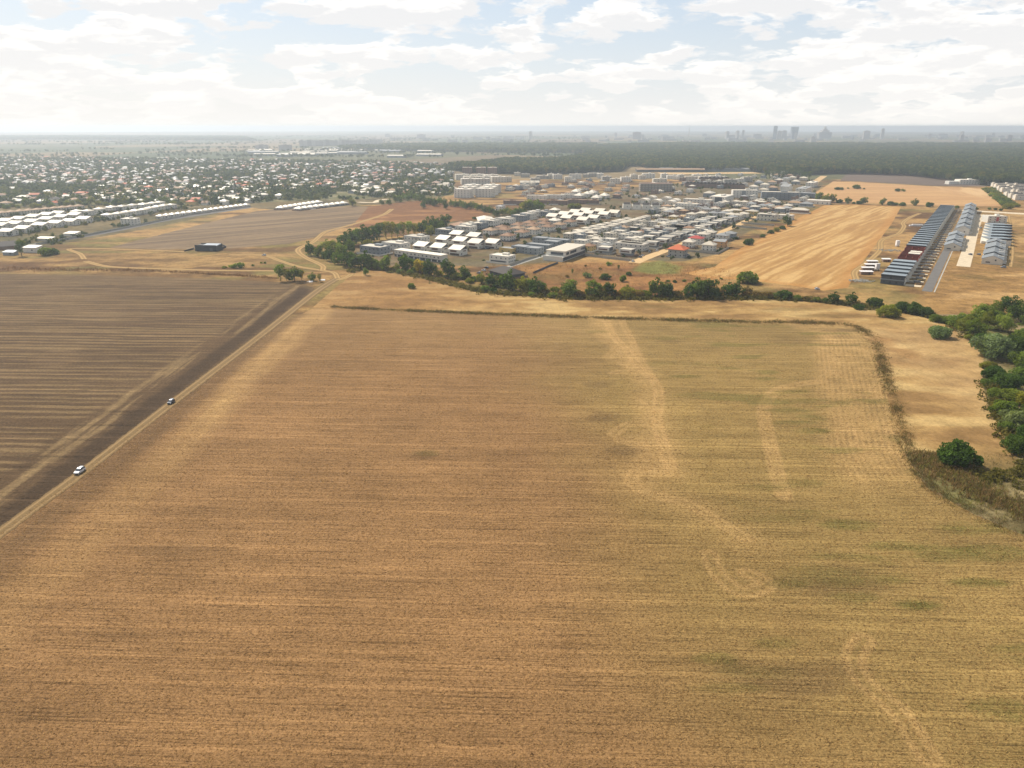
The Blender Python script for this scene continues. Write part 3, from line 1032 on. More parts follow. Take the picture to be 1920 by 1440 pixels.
belt([(757, 498, 20, 'round', 'mid'), (763, 507, 30, 'round', 'dark'), (778, 510, 20, 'dome', 'mid'), (788, 513, 26, 'round', 'yellow'), (805, 517, 32, 'round', 'dark'),
      (750, 512, 14, 'dome', 'willow'), (770, 514, 16, 'dome', 'light'), (842, 521, 34, 'round', 'dark'), (856, 523, 24, 'dome', 'olive'), (873, 525, 26, 'round', 'dark'),
      (889, 527, 18, 'dome', 'mid'), (903, 532, 22, 'round', 'olive'), (921, 535, 22, 'round', 'mid'), (909, 546, 20, 'dome', 'mid'), (925, 548, 18, 'dome', 'dark'),
      (938, 538, 24, 'round', 'dark'), (953, 545, 36, 'round', 'dark'), (975, 547, 30, 'round', 'olive'), (990, 548, 26, 'round', 'olive'), (1007, 551, 32, 'round', 'dark'),
      (996, 555, 14, 'dome', 'light'), (1036, 558, 20, 'dome', 'light'), (1025, 552, 20, 'dome', 'brown'), (1052, 556, 20, 'dome', 'brown'), (1068, 556, 32, 'round', 'mid'),
      (1088, 557, 22, 'dome', 'brown'), (1112, 556, 32, 'round', 'mid'), (1128, 557, 22, 'round', 'olive'), (1142, 556, 28, 'round', 'dark'), (1158, 557, 20, 'dome', 'brown'),
      (1176, 557, 34, 'dome', 'olive'), (1198, 558, 24, 'dome', 'brown'), (1214, 558, 20, 'dome', 'olive'), (1233, 556, 34, 'round', 'mid'), (1251, 557, 30, 'round', 'dark'),
      (1268, 558, 22, 'dome', 'brown'), (1289, 557, 28, 'round', 'dark'), (1308, 557, 34, 'round', 'mid'), (1327, 558, 38, 'round', 'dark'), (1341, 559, 26, 'dome', 'dark'),
      (1362, 556, 26, 'round', 'dark'), (1380, 556, 26, 'round', 'dark', 1.15), (1402, 530, 48, 'dome', 'mid', .8), (1398, 556, 20, 'dome', 'brown'), (1418, 557, 22, 'dome', 'brown'),
      (1440, 558, 22, 'dome', 'brown'), (1455, 559, 20, 'dome', 'mid'), (1471, 560, 32, 'dome', 'dark'), (1495, 563, 18, 'dome', 'mid'), (1512, 564, 18, 'dome', 'brown'),
      (1530, 565, 16, 'dome', 'olive'), (1547, 567, 16, 'dome', 'mid'), (1561, 568, 22, 'round', 'dark', .95), (1577, 569, 14, 'dome', 'olive'), (1594, 571, 24, 'round', 'dark', .9),
      (1612, 580, 22, 'dome', 'dark', .8), (1640, 576, 30, 'dome', 'dark', 1.1)],
     'in the ditch belt', g_belt, (936, 519, 'the dark bungalow'))
belt([(1664, 593, 42, 'dome', 'olive'), (1693, 584, 34, 'dome', 'dark'), (1714, 588, 38, 'dome', 'dark'), (1733, 592, 32, 'dome', 'dark')],
     'at the meadow corner', 'trees at the tan meadow corner', (1672, 533, 'the grey terrace'))
belt([(1755, 603, 26, 'dome', 'mid'), (1775, 606, 24, 'dome', 'mid'), (1793, 614, 36, 'round', 'light', .8), (1811, 622, 40, 'round', 'olive', .8), (1832, 630, 38, 'round', 'mid', .8),
      (1838, 600, 40, 'round', 'light', .8), (1890, 588, 40, 'round', 'dark', .9), (1914, 604, 46, 'round', 'dark', .9), (1852, 616, 36, 'round', 'olive', .9), (1880, 622, 38, 'round', 'light', .9),
      (1862, 600, 36, 'dome', 'mid'), (1864, 668, 80, 'dome', 'willow'), (1902, 660, 60, 'dome', 'dark'), (1925, 645, 56, 'dome', 'mid'), (1862, 708, 48, 'dome', 'dark', .9),
      (1884, 727, 60, 'dome', 'dark', .9), (1914, 716, 60, 'dome', 'mid', .9), (1893, 752, 52, 'dome', 'light', .9), (1918, 758, 50, 'dome', 'olive', .9), (1866, 745, 34, 'dome', 'mid'),
      (1884, 776, 50, 'dome', 'mid', .9), (1908, 800, 64, 'dome', 'willow', .9), (1902, 846, 56, 'dome', 'dark'), (1934, 830, 64, 'dome', 'dark'), (1945, 790, 70, 'dome', 'mid'),
      (1950, 700, 70, 'dome', 'dark'), (1950, 640, 60, 'dome', 'dark'), (1840, 640, 28, 'dome', 'dark'), (1800, 606, 20, 'dome', 'brown'), (1820, 604, 30, 'dome', 'mid'), (1852, 690, 30, 'dome', 'olive', .8), (1850, 722, 28, 'dome', 'mid', .8), (1872, 770, 34, 'dome', 'olive', .8), (1888, 806, 34, 'dome', 'mid', .9), (1925, 690, 60, 'dome', 'mid'),
      (1815, 636, 22, 'shrub', 'olive'), (1832, 650, 24, 'shrub', 'mid'), (1848, 600, 34, 'round', 'dark', .8), (1870, 588, 30, 'round', 'mid', .8), (1930, 620, 44, 'round', 'mid', .8)],
     'in the eastern grove', 'trees of the grove east of the tan meadow', (1760, 632, 'the lone willow bush'))
belt([(x_ + random.uniform(-5, 5), float(np.interp(x_, [585, 640, 700, 800, 900, 1000, 1100, 1480], [480, 494, 503, 514, 533, 551, 556, 560])) + random.uniform(-5, 1), random.uniform(12, 22), random.choice(['dome', 'round', 'dome']), random.choice(['mid', 'dark', 'olive', 'olive', 'brown']))
      for x_ in np.linspace(745, 1475, 48)], 'filling the ditch belt', 'lower trees filling the ditch belt', (936, 519, 'the dark bungalow'))
tree(1794, 870, 80, 'dome', 'dark', 'large dark green bush standing alone above the dry reeds', 'lone bushes on the tan meadow', 1.0)
tree(1760, 632, 44, 'dome', 'willow', 'silver green willow bush alone on the bare tan slope', 'lone bushes on the tan meadow', .95)
tree(686, 516, 12, 'round', 'light', 'small bright green tree alone on the meadow beside the thicket', 'lone bushes on the tan meadow', 1.25)
tree(772, 541, 14, 'dome', 'mid', 'small green bush alone in the middle of the tan meadow strip', 'lone bushes on the tan meadow', 1.3)
belt([(526, 527, 22, 'tall', 'mid', .85), (538, 527, 18, 'tall', 'olive', .8), (553, 527, 28, 'round', 'mid', 1.0), (566, 526, 13, 'tall', 'yellow', .9)],
     'in the clump at the ploughed field corner', 'trees at the ploughed field corner')
belt([(585, 527, 15, 'round', 'mid', 1.0), (599, 528, 10, 'tall', 'olive', .9)], 'standing apart beside the dumped rubbish', 'small trees beside the dumped rubbish')
belt([(450, 502, 26, 'shrub', 'light', .8), (437, 502, 20, 'shrub', 'light', .8), (474, 499, 8, 'shrub', 'mid'), (497, 494, 8, 'shrub', 'mid'), (490, 494, 7, 'shrub', 'mid'), (420, 503, 16, 'shrub', 'olive', .6)],
     'on the ploughed field verge', 'shrubs on the verge beside the ploughed field', (540, 527, 'the corner trees'))
belt([(1134, 524, 22, 'dome', 'dark'), (1142, 498, 14, 'shrub', 'light', 1.3), (1102, 520, 22, 'shrub', 'willow'), (1168, 528, 24, 'shrub', 'light', 1.1), (1178, 516, 13, 'dome', 'dark'),
      (1073, 514, 6, 'tall', 'mid'), (1160, 506, 6, 'tall', 'mid'), (1098, 500, 8, 'shrub', 'brown'), (1064, 520, 10, 'shrub', 'brown'), (1126, 505, 8, 'shrub', 'brown'), (1254, 528, 8, 'shrub', 'mid'),
      (1265, 530, 9, 'dome', 'dark'), (1240, 532, 9, 'shrub', 'olive'), (1300, 532, 12, 'shrub', 'dark'), (1320, 530, 12, 'shrub', 'olive'), (1282, 528, 10, 'shrub', 'mid'), (1352, 524, 8, 'shrub', 'mid')],
     'on the weedy plot', 'bushes on the weedy plot', (1054, 491, 'the white hall'))
belt([(794, 391, 11, 'round', 'dark', 1.3), (805, 382, 10, 'round', 'dark', 1.1), (815, 387, 12, 'round', 'dark', 1.2), (836, 392, 10, 'round', 'dark', 1.3), (890, 411, 9, 'dome', 'dark'), (661, 386, 16, 'round', 'olive', .9),
      (716, 384, 10, 'round', 'mid'), (729, 384, 12, 'round', 'mid')], 'on the brown hill', 'trees on the brown hill meadow', (661, 386, 'the white bungalows'))
belt([(i * 12.5 + random.uniform(-4, 4), 390 - i * .25 + random.uniform(-2, 1.5), random.uniform(11, 17), random.choice(['round', 'dome']), random.choice(['mid', 'olive', 'dark', 'olive'])) for i in range(28)],
     'behind the west rows', 'trees behind the west rows', (240, 424, 'the white cube block'))
belt([(41, 480, 20, 'tall', 'dark', .9), (87, 479, 26, 'dome', 'mid'), (101, 477, 22, 'dome', 'dark'), (41, 462, 14, 'round', 'olive')], 'beside the sheds at the west wall', 'trees beside the west sheds')
belt([(1548, 380, 18, 'round', 'olive', .9), (1535, 376, 16, 'round', 'mid'), (1560, 380, 16, 'round', 'olive'), (1574, 381, 14, 'dome', 'dark'), (1590, 382, 12, 'round', 'mid'), (1601, 382, 7, 'dome', 'mid'),
      (1610, 383, 12, 'dome', 'dark'), (1619, 383, 14, 'round', 'mid'), (1654, 384, 13, 'round', 'mid'), (1669, 385, 14, 'dome', 'dark'), (1679, 385, 10, 'dome', 'mid'), (1692, 386, 13, 'dome', 'mid'),
      (1714, 386, 13, 'round', 'mid'), (1742, 388, 17, 'dome', 'dark'), (1794, 391, 10, 'dome', 'mid'), (1813, 391, 12, 'dome', 'mid'), (1830, 393, 8, 'dome', 'mid'), (1855, 393, 7, 'dome', 'mid'),
      (1866, 394, 8, 'dome', 'dark'), (1876, 395, 8, 'dome', 'dark')], 'between the straw fields', 'trees in the row between the straw fields', (1540, 383, 'the long white hall'))
belt([(1570, 356, 10, 'dome', 'dark'), (1578, 356, 9, 'dome', 'mid'), (1606, 354, 15, 'dome', 'mid', .9), (1620, 355, 5, 'dome', 'dark'), (1590, 354, 6, 'shrub', 'mid'), (1683, 359, 12, 'dome', 'dark', .9), (1694, 359, 10, 'shrub', 'mid')],
     'in the far straw field', 'bushes in the far straw field', (1540, 350, 'the building lane'))
belt([(1848 + i * 3.6 + random.uniform(-2, 2), 357 + i * 2.9, 14 + i * .4, 'dome', random.choice(['olive', 'light', 'olive', 'mid']), .8) for i in range(13)] +
     [(1858 + i * 4.2 + random.uniform(-2, 2), 356 + i * 2.9, 13, 'dome', random.choice(['olive', 'mid']), .8) for i in range(12)],
     'in the broad hedge', 'trees of the hedge beside the east estate', (1818, 346, 'the lone white house'))
belt([(1476, 424, 18, 'round', 'dark', 1.1), (1467, 430, 12, 'dome', 'dark'), (1456, 434, 13, 'dome', 'olive'), (1445, 438, 13, 'dome', 'dark'), (1430, 445, 12, 'dome', 'mid'), (1402, 459, 20, 'dome', 'dark'), (1408, 454, 13, 'dome', 'dark'),
      (1380, 449, 10, 'dome', 'dark')], 'at the straw field rim', 'trees along the straw field rim', (1267, 480, 'the orange roof'))
belt([(742 + i * 7.5, 380 - 5 * math.sin(i * .45) + random.uniform(-2, 2), 13, 'round', random.choice(['dark', 'mid', 'far'])) for i in range(13)] +
     [(846 + i * 7, 386 + i * 1.2 + random.uniform(-2, 2), 13, 'round', random.choice(['dark', 'mid'])) for i in range(12)] +
     [(930 + i * 6.5, 404 + random.uniform(-3, 2), 13, 'round', random.choice(['dark', 'mid', 'olive'])) for i in range(9)] +
     [(985, 398, 24, 'round', 'olive', .9), (997, 399, 28, 'round', 'mid', .9), (1011, 398, 24, 'round', 'mid', .9), (1072, 391, 20, 'dome', 'olive', .9), (1083, 390, 18, 'dome', 'olive', .9)],
     'behind the brown hill', 'trees behind the brown hill meadow', (735, 392, 'the hill path end'))

# ---- far forest: one mass, crowns scattered over its area
def scatter(poly, s0, ref):
    """jittered points whose spacing grows with distance"""
    pts = []
    y0, y1 = poly[:, 1].min(), poly[:, 1].max()
    x0, x1 = poly[:, 0].min(), poly[:, 0].max()
    y = y0
    while y < y1:
        s = s0 * max(1.0, y / ref)
        xs = np.arange(x0, x1, s)
        pts.append(np.stack([xs + rng.uniform(-.45, .45, len(xs)) * s, y + rng.uniform(-.45, .45, len(xs)) * s, np.full(len(xs), s)], 1))
        y += s * .9
    p = np.concatenate(pts)
    return p[inside(p[:, 0], p[:, 1], poly)]


def far_poly(front, back):
    """front: photo pixels of the trees' feet; back: (px, py of the canopy line)"""
    b = []
    for px, py in back:
        yy = (CAM_H - 20) * F_PX / (py - 237)
        b.append(((px - 960) / F_PX * yy * 1.0, yy))
    return np.vstack([plan(front), b])


FORESTS = [
    far_poly([(838, 316), (870, 324), (960, 327), (1060, 327), (1165, 322), (1180, 312), (1200, 314), (1260, 321), (1330, 322), (1400, 321), (1440, 326), (1480, 330), (1560, 327), (1600, 327), (1700, 330), (1760, 337), (1850, 349), (1900, 350), (2150, 372)],
             [(2400, 268), (1900, 263.5), (1600, 262.5), (1200, 262.5), (1110, 266), (1090, 280), (1040, 287), (960, 288), (880, 294)]),
    far_poly([(640, 282), (780, 284), (900, 286), (1060, 287)], [(1090, 275), (1110, 263), (900, 263), (760, 264), (650, 268)]),
]
FAR_WOOD = far_poly([(-300, 262), (100, 262), (300, 263), (480, 264)], [(480, 252), (200, 251), (-300, 250.5)])
pts = np.concatenate([scatter(FORESTS[0], 9.0, 2300), scatter(FORESTS[1], 11.0, 2800), scatter(FAR_WOOD, 30.0, 8000)])
M_forest = leaf_material('forest_leaves', 0.2, [(0.0, srgb(52, 66, 36)), (0.35, srgb(66, 80, 40)), (0.7, srgb(82, 94, 46)), (0.92, srgb(104, 104, 52)), (1.0, srgb(120, 108, 58))])
proto_col = bpy.data.collections.new('forest_crowns')
for s in range(6):
    rs = np.random.default_rng(3000 + s)
    L = [(0, 0, 13, 4.2, 4.2, 5.0), (0, 0, 8, 3.6, 3.6, 4.0)]
    for q in range(6):
        a, r = rs.random() * 6.28, 2.2 + 1.6 * rs.random()
        L.append((r * math.cos(a), r * math.sin(a), 9 + 8 * rs.random(), 2.0 + rs.random(), 2.0 + rs.random(), 2.2 + rs.random()))
    V, Q, t = leaf_cloud(L, 120, 1.35, rs, .4)
    me = mesh_np('forest_crown', V, Q, M_forest)
    set_float(me, t, 'tint')
    proto_col.objects.link(bpy.data.objects.new('forest_crown', me))


def instance_points(name, xyz, scale, coll, **props):
    me_ = bpy.data.meshes.new(name)
    me_.vertices.add(len(xyz))
    me_.vertices.foreach_set('co', np.asarray(xyz, np.float32).ravel())
    a = me_.attributes.new('sc', 'FLOAT_VECTOR', 'POINT')
    a.data.foreach_set('vector', np.asarray(scale, np.float32).ravel())
    o = link(name, me_, **props)
    ng = bpy.data.node_groups.new(name + '_spread', 'GeometryNodeTree')
    ng.interface.new_socket('Geometry', in_out='INPUT', socket_type='NodeSocketGeometry')
    ng.interface.new_socket('Geometry', in_out='OUTPUT', socket_type='NodeSocketGeometry')
    gi, go = ng.nodes.new('NodeGroupInput'), ng.nodes.new('NodeGroupOutput')
    ip = ng.nodes.new('GeometryNodeInstanceOnPoints')
    ci = ng.nodes.new('GeometryNodeCollectionInfo')
    ci.inputs['Collection'].default_value = coll
    ci.inputs['Separate Children'].default_value = True
    ci.inputs['Reset Children'].default_value = True
    ip.inputs['Pick Instance'].default_value = True
    rv = ng.nodes.new('FunctionNodeRandomValue')
    rv.data_type = 'FLOAT_VECTOR'
    rv.inputs[0].default_value = (0, 0, 0)
    rv.inputs[1].default_value = (0, 0, 6.28)
    na = ng.nodes.new('GeometryNodeInputNamedAttribute')
    na.data_type = 'FLOAT_VECTOR'
    na.inputs[0].default_value = 'sc'
    L = ng.links.new
    L(gi.outputs[0], ip.inputs['Points'])
    L(ci.outputs[0], ip.inputs['Instance'])
    L(rv.outputs[0], ip.inputs['Rotation'])
    L(na.outputs[0], ip.inputs['Scale'])
    L(ip.outputs[0], go.inputs[0])
    md = o.modifiers.new('spread', 'NODES')
    md.node_group = ng
    return o


sw = pts[:, 2] / 9.0
sz = rng.uniform(.82, 1.2, len(pts)) * (0.92 + 0.3 * (fbm(pts[:, 0], pts[:, 1], 140, 801) - .5) * 2)
sc_ = np.stack([sw * rng.uniform(.95, 1.3, len(pts)), sw * rng.uniform(.95, 1.3, len(pts)), sz], 1)
instance_points('forest', np.stack([pts[:, 0], pts[:, 1], np.zeros(len(pts))], 1), sc_, proto_col, kind='stuff',
                label='dense broadleaf forest filling the plain before the far city', category='forest')
print('forest crowns', len(pts))
m_ff, n_, o_ = new_mat('forest_floor')
fpos = n_.node('ShaderNodeNewGeometry').outputs['Position']
principled(n_, o_, n_.ramp(n_.noise(fpos, 0.05, 3.0), [(0.3, srgb(52, 52, 34)), (0.7, srgb(78, 76, 46))]), 0.95, 0.05)
for k_, fp in enumerate(FORESTS + [FAR_WOOD]):
    me = bpy.data.meshes.new('forest_floor')
    me.from_pydata([(x, y, 0.05 + .01 * k_) for x, y in fp], [], [list(range(len(fp)))])
    me.materials.append(m_ff)
    link('forest_floor', me, kind='structure')

# ---- lines of trees across the far western plain
rs = np.random.default_rng(808)
tl = []
for k_ in range(120):
    D_ = 3000 + 6500 * rs.random() ** 1.3
    x0 = (rs.uniform(-60, 1050) - 960) / F_PX * D_
    ln_, a_ = rs.uniform(120, 900), rs.normal() * .25
    m_ = int(ln_ / (9 + D_ / 500))
    q = rs.random(m_) * ln_
    tl.append(np.column_stack([x0 + q * math.cos(a_) + rs.normal(size=m_) * 8, D_ + q * math.sin(a_) + rs.normal(size=m_) * 14]))
tl = np.concatenate(tl)
ss = rs.uniform(.4, .85, len(tl))
sx_ = ss * (1 + tl[:, 1] / 6000)
instance_points('distant_tree_lines', np.column_stack([tl, np.zeros(len(tl))]), np.stack([sx_, sx_, ss], 1), proto_col, kind='stuff',
                label='hazy lines of trees across the far western plain', category='trees')

# ---- weeds on the field's rim, shrubs along the ditch, straw on the stubble
m_w, n_, o_ = new_mat('weeds')
w_col = n_.node('ShaderNodeAttribute', attribute_name='Col').outputs[0]
w_d, w_t, w_m = n_.node('ShaderNodeBsdfDiffuse'), n_.node('ShaderNodeBsdfTranslucent'), n_.node('ShaderNodeMixShader')
n_.put(w_d.inputs[0], w_col)
n_.put(w_t.inputs[0], w_col)
w_m.inputs[0].default_value = 0.45
for s_, q_ in ((w_d.outputs[0], w_m.inputs[1]), (w_t.outputs[0], w_m.inputs[2]), (w_m.outputs[0], o_.inputs[0])):
    m_w.node_tree.links.new(s_, q_)


def tufts(name, xy, height, spread, blades, cols, mat, seed, label, cat, lean=.35, zero=0.05):
    rs = np.random.default_rng(seed)
    n = len(xy)
    N = n * blades
    base = np.repeat(xy, blades, 0) + rs.normal(size=(N, 2)) * spread * .5
    h = np.repeat(height, blades) * rs.uniform(.5, 1.1, N)
    a = rs.random(N) * 6.28
    w = h * rs.uniform(.03, .09, N)
    dx_, dy_ = np.cos(a) * w, np.sin(a) * w
    tip = base + rs.normal(size=(N, 2)) * (h * lean)[:, None]
    z = np.full(N, zero)
    V = np.stack([np.column_stack([base[:, 0] - dx_, base[:, 1] - dy_, z]), np.column_stack([base[:, 0] + dx_, base[:, 1] + dy_, z]),
                  np.column_stack([tip[:, 0] + dx_ * .5, tip[:, 1] + dy_ * .5, z + h]), np.column_stack([tip[:, 0] - dx_ * .5, tip[:, 1] - dy_ * .5, z + h * .9])], 1).reshape(-1, 3)
    me_ = mesh_np(name, V, np.arange(N * 4).reshape(-1, 4), mat)
    c = np.asarray(cols)[rs.integers(0, len(cols), n)]
    c = np.repeat(np.repeat(c, blades, 0) * rs.uniform(.75, 1.25, (N, 1)), 4, 0)
    set_color(me_, c)
    return link(name, me_, kind='stuff', label=label, category=cat)


def along(line, per_m, half, seed, shift=0.0):
    rs = np.random.default_rng(seed)
    p = smooth_line(line, 1.0)
    seg = np.linalg.norm(np.diff(p, axis=0), axis=1)
    n = int(seg.sum() * per_m)
    i = rs.integers(0, len(p) - 1, n)
    t = (p[i + 1] - p[i]) / (seg[i][:, None] + 1e-9)
    nr = np.stack([-t[:, 1], t[:, 0]], 1)
    hw = half if np.isscalar(half) else np.interp(i / len(p), np.linspace(0, 1, len(half)), half)
    return p[i] + nr * (rs.normal(size=n) * .5 * hw + shift)[:, None], i / len(p)


RIM = np.vstack([plan([(620, 577)]), FIELD[1:13], [(208, 173)]])
p_, t_ = along(RIM, 26.0, [3, 3.5, 4, 4, 4, 5, 4, 4, 4, 5, 6], 61, 2.2)
gap = fbm(p_[:, 0], p_[:, 1], 14, 515, 3)
p_, t_, gap = p_[gap > .25], t_[gap > .25], gap[gap > .25]
tufts('rim_weeds', p_, np.interp(t_, [0, .55, .7, 1], [.9, .9, .65, .65]) * rng.uniform(.4, 1.2, len(p_)) * np.interp(gap, [.25, .66], [.6, 1.35]), .8, 5,
      [srgb(112, 90, 56), srgb(134, 106, 66), srgb(98, 88, 50), srgb(150, 122, 78), srgb(100, 102, 54), srgb(112, 112, 58)], m_w, 62,
      'brown dry weeds on the bank round the harvested field', 'weeds')
p_, t_ = along(plan([(1715, 850), (1750, 885), (1800, 915), (1850, 940), (1930, 975)]), 34.0, 8.0, 63, 4.0)
tufts('dry_reeds', p_, rng.uniform(.9, 2.2, len(p_)), .8, 7, [srgb(142, 116, 74), srgb(164, 136, 90), srgb(120, 104, 64), srgb(142, 134, 70), srgb(124, 116, 66)], m_w, 64,
      'tall brown dry reeds below the lone dark bush', 'reeds')
p_ = rng.uniform((160, 180), (330, 330), (9000, 2))
p_ = p_[inside(p_[:, 0], p_[:, 1], EAST) & ~(inside(p_[:, 0], p_[:, 1], MEADOW) & (p_[:, 1] > 250))]
tufts('grass_tufts', p_, rng.uniform(.5, 1.3, len(p_)), .6, 3, [srgb(110, 100, 62), srgb(92, 92, 50), srgb(128, 112, 74), srgb(102, 106, 54)], m_w, 66,
      'grey green grass tufts east of the dry reeds', 'grass')
p_, t_ = along(plan([(0, 505), (100, 507), (205, 508), (330, 512), (420, 517), (520, 524)]), 5.0, [9, 9, 8, 3, 3, 3], 67, 3.0)
tufts('verge_weeds', p_, rng.uniform(.8, 2.0, len(p_)), 1.0, 4, [srgb(110, 78, 48), srgb(92, 66, 42), srgb(134, 102, 62)], m_w, 68,
      'reddish brown weeds along the ploughed field verge', 'weeds')
p_ = rng.uniform((-20, 520), (190, 660), (5200, 2))
p_ = p_[fbm(p_[:, 0], p_[:, 1], 26, 505) > .47]
tufts('plot_weeds', p_, rng.uniform(.5, 1.6, len(p_)), 1.2, 3, [srgb(140, 92, 54), srgb(120, 78, 48), srgb(160, 122, 70), srgb(112, 104, 56)], m_w, 70,
      'rusty weeds covering the plot south of the hall', 'weeds')
gp = []
for px, py, rx, ry, a_ in GREEN_SPOTS:
    cx, cy_ = ground_point(px, py)
    k_ = int(26 * rx * ry * a_ / 3)
    q = rng.normal(size=(k_, 2)) * (rx * .42, ry * .42) + (cx, cy_)
    gp.append(q[fbm(q[:, 0] * .4, q[:, 1], 1.6, 62, 2) > .45])
gp = np.concatenate(gp)
tufts('green_regrowth', gp, rng.uniform(.12, .42, len(gp)), .3, 4, [srgb(84, 92, 40), srgb(104, 108, 50), srgb(74, 80, 38)], m_w, 74,
      'green weed patches regrowing in the harvested field', 'weeds', zero=.05)
# shrub strip along the ditch
rs = np.random.default_rng(71)
p_, t_ = along(MEADOW[3:17], 2.2, 7.0, 72, 5.0)
L = np.column_stack([p_, rng.uniform(.3, 1.2, len(p_)), rng.uniform(.9, 2.2, len(p_)), rng.uniform(.9, 2.2, len(p_)), rng.uniform(.8, 1.9, len(p_))])
p2_, t_ = along(np.vstack([MEADOW[17:23]]), 3.0, 6.0, 73, 3.0)
L = np.vstack([L, np.column_stack([p2_, rng.uniform(.3, 1.0, len(p2_)), rng.uniform(.8, 2.0, len(p2_)), rng.uniform(.8, 2.0, len(p2_)), rng.uniform(.7, 1.6, len(p2_))])])
V, Q, t = leaf_cloud(L, 32000, .5, rs)
me = mesh_np('ditch_shrubs', V, Q, M_leaf)
set_float(me, t, 'tint')
o = link('ditch_shrubs', me, kind='stuff', label='low olive scrub along the edge of the ditch', category='scrub')
o.color = (*srgb(104, 98, 52), 1)
# loose straw
n_s = 300000
yy = 85 + (480 - 85) * np.abs(rng.beta(1.0, 1.9, n_s))
xx = rng.uniform(-1, 1, n_s) * (yy * .80 + 45)
ok = inside(xx, yy, FIELD)
xx, yy = xx[ok], yy[ok]
n_s = len(xx)
a = rng.normal(size=n_s) * .9
far_ = 1 + (yy - 85) / 300
ln, wd = rng.uniform(.10, .34, n_s) * far_, rng.uniform(.025, .06, n_s) * far_
ca, sa = np.cos(a), np.sin(a)
z0 = .06 + rng.uniform(0, .12, n_s)
V = np.stack([np.column_stack([xx - ca * ln, yy - sa * ln, z0]), np.column_stack([xx + ca * ln - sa * wd, yy + sa * ln + ca * wd, z0 + rng.uniform(0, .16, n_s)]),
              np.column_stack([xx + ca * ln + sa * wd, yy + sa * ln - ca * wd, z0 + rng.uniform(0, .16, n_s)])], 1).reshape(-1, 3)
me = mesh_np('loose_straw', V, np.arange(n_s * 3).reshape(-1, 3), m_w)
set_color(me, np.repeat(np.array([srgb(204, 170, 112), srgb(176, 140, 90), srgb(134, 104, 66), srgb(104, 82, 56), srgb(156, 124, 80)])[rng.integers(0, 5, n_s)], 3, 0))
link('loose_straw', me, kind='stuff', label='loose straw and stubble lying on the harvested field', category='straw')

# ------------------------------------------------------------------ building materials
def wall_mat(name, rgb, rough=0.85, spec=0.2, vary=0.10, dirt=0.12, metal=0.0, scale=0.6):
    m, n, out = new_mat(name)
    info = n.node('ShaderNodeObjectInfo')
    pos = n.node('ShaderNodeNewGeometry').outputs['Position']
    ns = n.noise(pos, scale, 4.0, 0.6)
    v = n.math('ADD', n.maprange(info.outputs['Random'], 0, 1, 1 - vary, 1 + vary * .6), n.math('MULTIPLY', n.math('SUBTRACT', ns, .5), dirt * 2.5))
    principled(n, out, n.vmath('SCALE', n.comb(*rgb), scale=v), rough, spec, metal)
    return m


MT = dict(
    white=wall_mat('white_render', srgb(222, 217, 206)), offwhite=wall_mat('cream_render', srgb(214, 206, 190)),
    grey=wall_mat('grey_render', srgb(142, 148, 152)), dgrey=wall_mat('dark_grey_cladding', srgb(84, 88, 92)),
    yellow=wall_mat('yellow_render', srgb(206, 178, 116)), orange=wall_mat('orange_render', srgb(206, 160, 110)),
    block=wall_mat('raw_blockwork', srgb(170, 166, 158), dirt=.25), brick=wall_mat('red_brick', srgb(134, 66, 48), dirt=.3, scale=1.2),
    brownwall=wall_mat('brown_render', srgb(136, 112, 96)), concrete=wall_mat('concrete', srgb(168, 164, 154), dirt=.2),
    r_white=wall_mat('white_sheet_roof', srgb(232, 220, 200), .45, .4), r_pale=wall_mat('pale_sheet_roof', srgb(206, 194, 174), .55, .35, .16),
    r_grey=wall_mat('grey_roof', srgb(150, 150, 148), .6, .3, .15), r_slate=wall_mat('blue_grey_sheet_roof', srgb(132, 142, 148), .40, .45, .08),
    r_steel=wall_mat('mid_grey_sheet_roof', srgb(124, 128, 130), .5, .35, .12), r_dark=wall_mat('dark_shingle_roof', srgb(78, 72, 68), .8, .2), r_brown=wall_mat('brown_tile_roof', srgb(146, 112, 86), .75, .25, .10),
    r_tan=wall_mat('tan_tile_roof', srgb(172, 142, 112), .75, .25, .12), r_terra=wall_mat('terracotta_roof', srgb(196, 104, 66), .7, .25, .12),
    r_red=wall_mat('red_sheet_roof', srgb(178, 74, 66), .6, .3), black=wall_mat('black_sheet', srgb(46, 48, 52), .6, .3),
    glass=wall_mat('dark_window_glass', srgb(70, 78, 88), .12, .6, .25, 0.0), woodstrip=wall_mat('brown_window_band', srgb(104, 72, 58), .5, .3),
    door=wall_mat('dark_door', srgb(74, 62, 54), .6, .3), asphalt=wall_mat('asphalt', srgb(112, 108, 104), .95, .1, .05, .2, scale=.15),
    pave=wall_mat('pale_paving', srgb(206, 188, 160), .95, .1, .05, .2, scale=.2), dirt=wall_mat('light_dirt', srgb(198, 166, 122), .95, .05, .05, .25, scale=.2),
    steel=wall_mat('bluish_steel', srgb(150, 160, 170), .4, .5), tarp=wall_mat('white_sheeting', srgb(228, 222, 218), .6, .3),
    city=wall_mat('distant_render', srgb(176, 170, 164), dirt=.1, vary=.25, scale=.05), citydark=wall_mat('distant_glass_tower', srgb(124, 132, 142), .4, .4, .1),
    lawn=wall_mat('garden_lawn', srgb(104, 112, 56), .95, .05, .1, .3))
_mc = {}


def cached(key, build):
    if key not in _mc:
        _mc[key] = build()
    return _mc[key]


def py_mesh(name, V, F, mat):
    me_ = bpy.data.meshes.new(name)
    me_.from_pydata(V, [], F)
    me_.materials.append(MT[mat])
    return me_


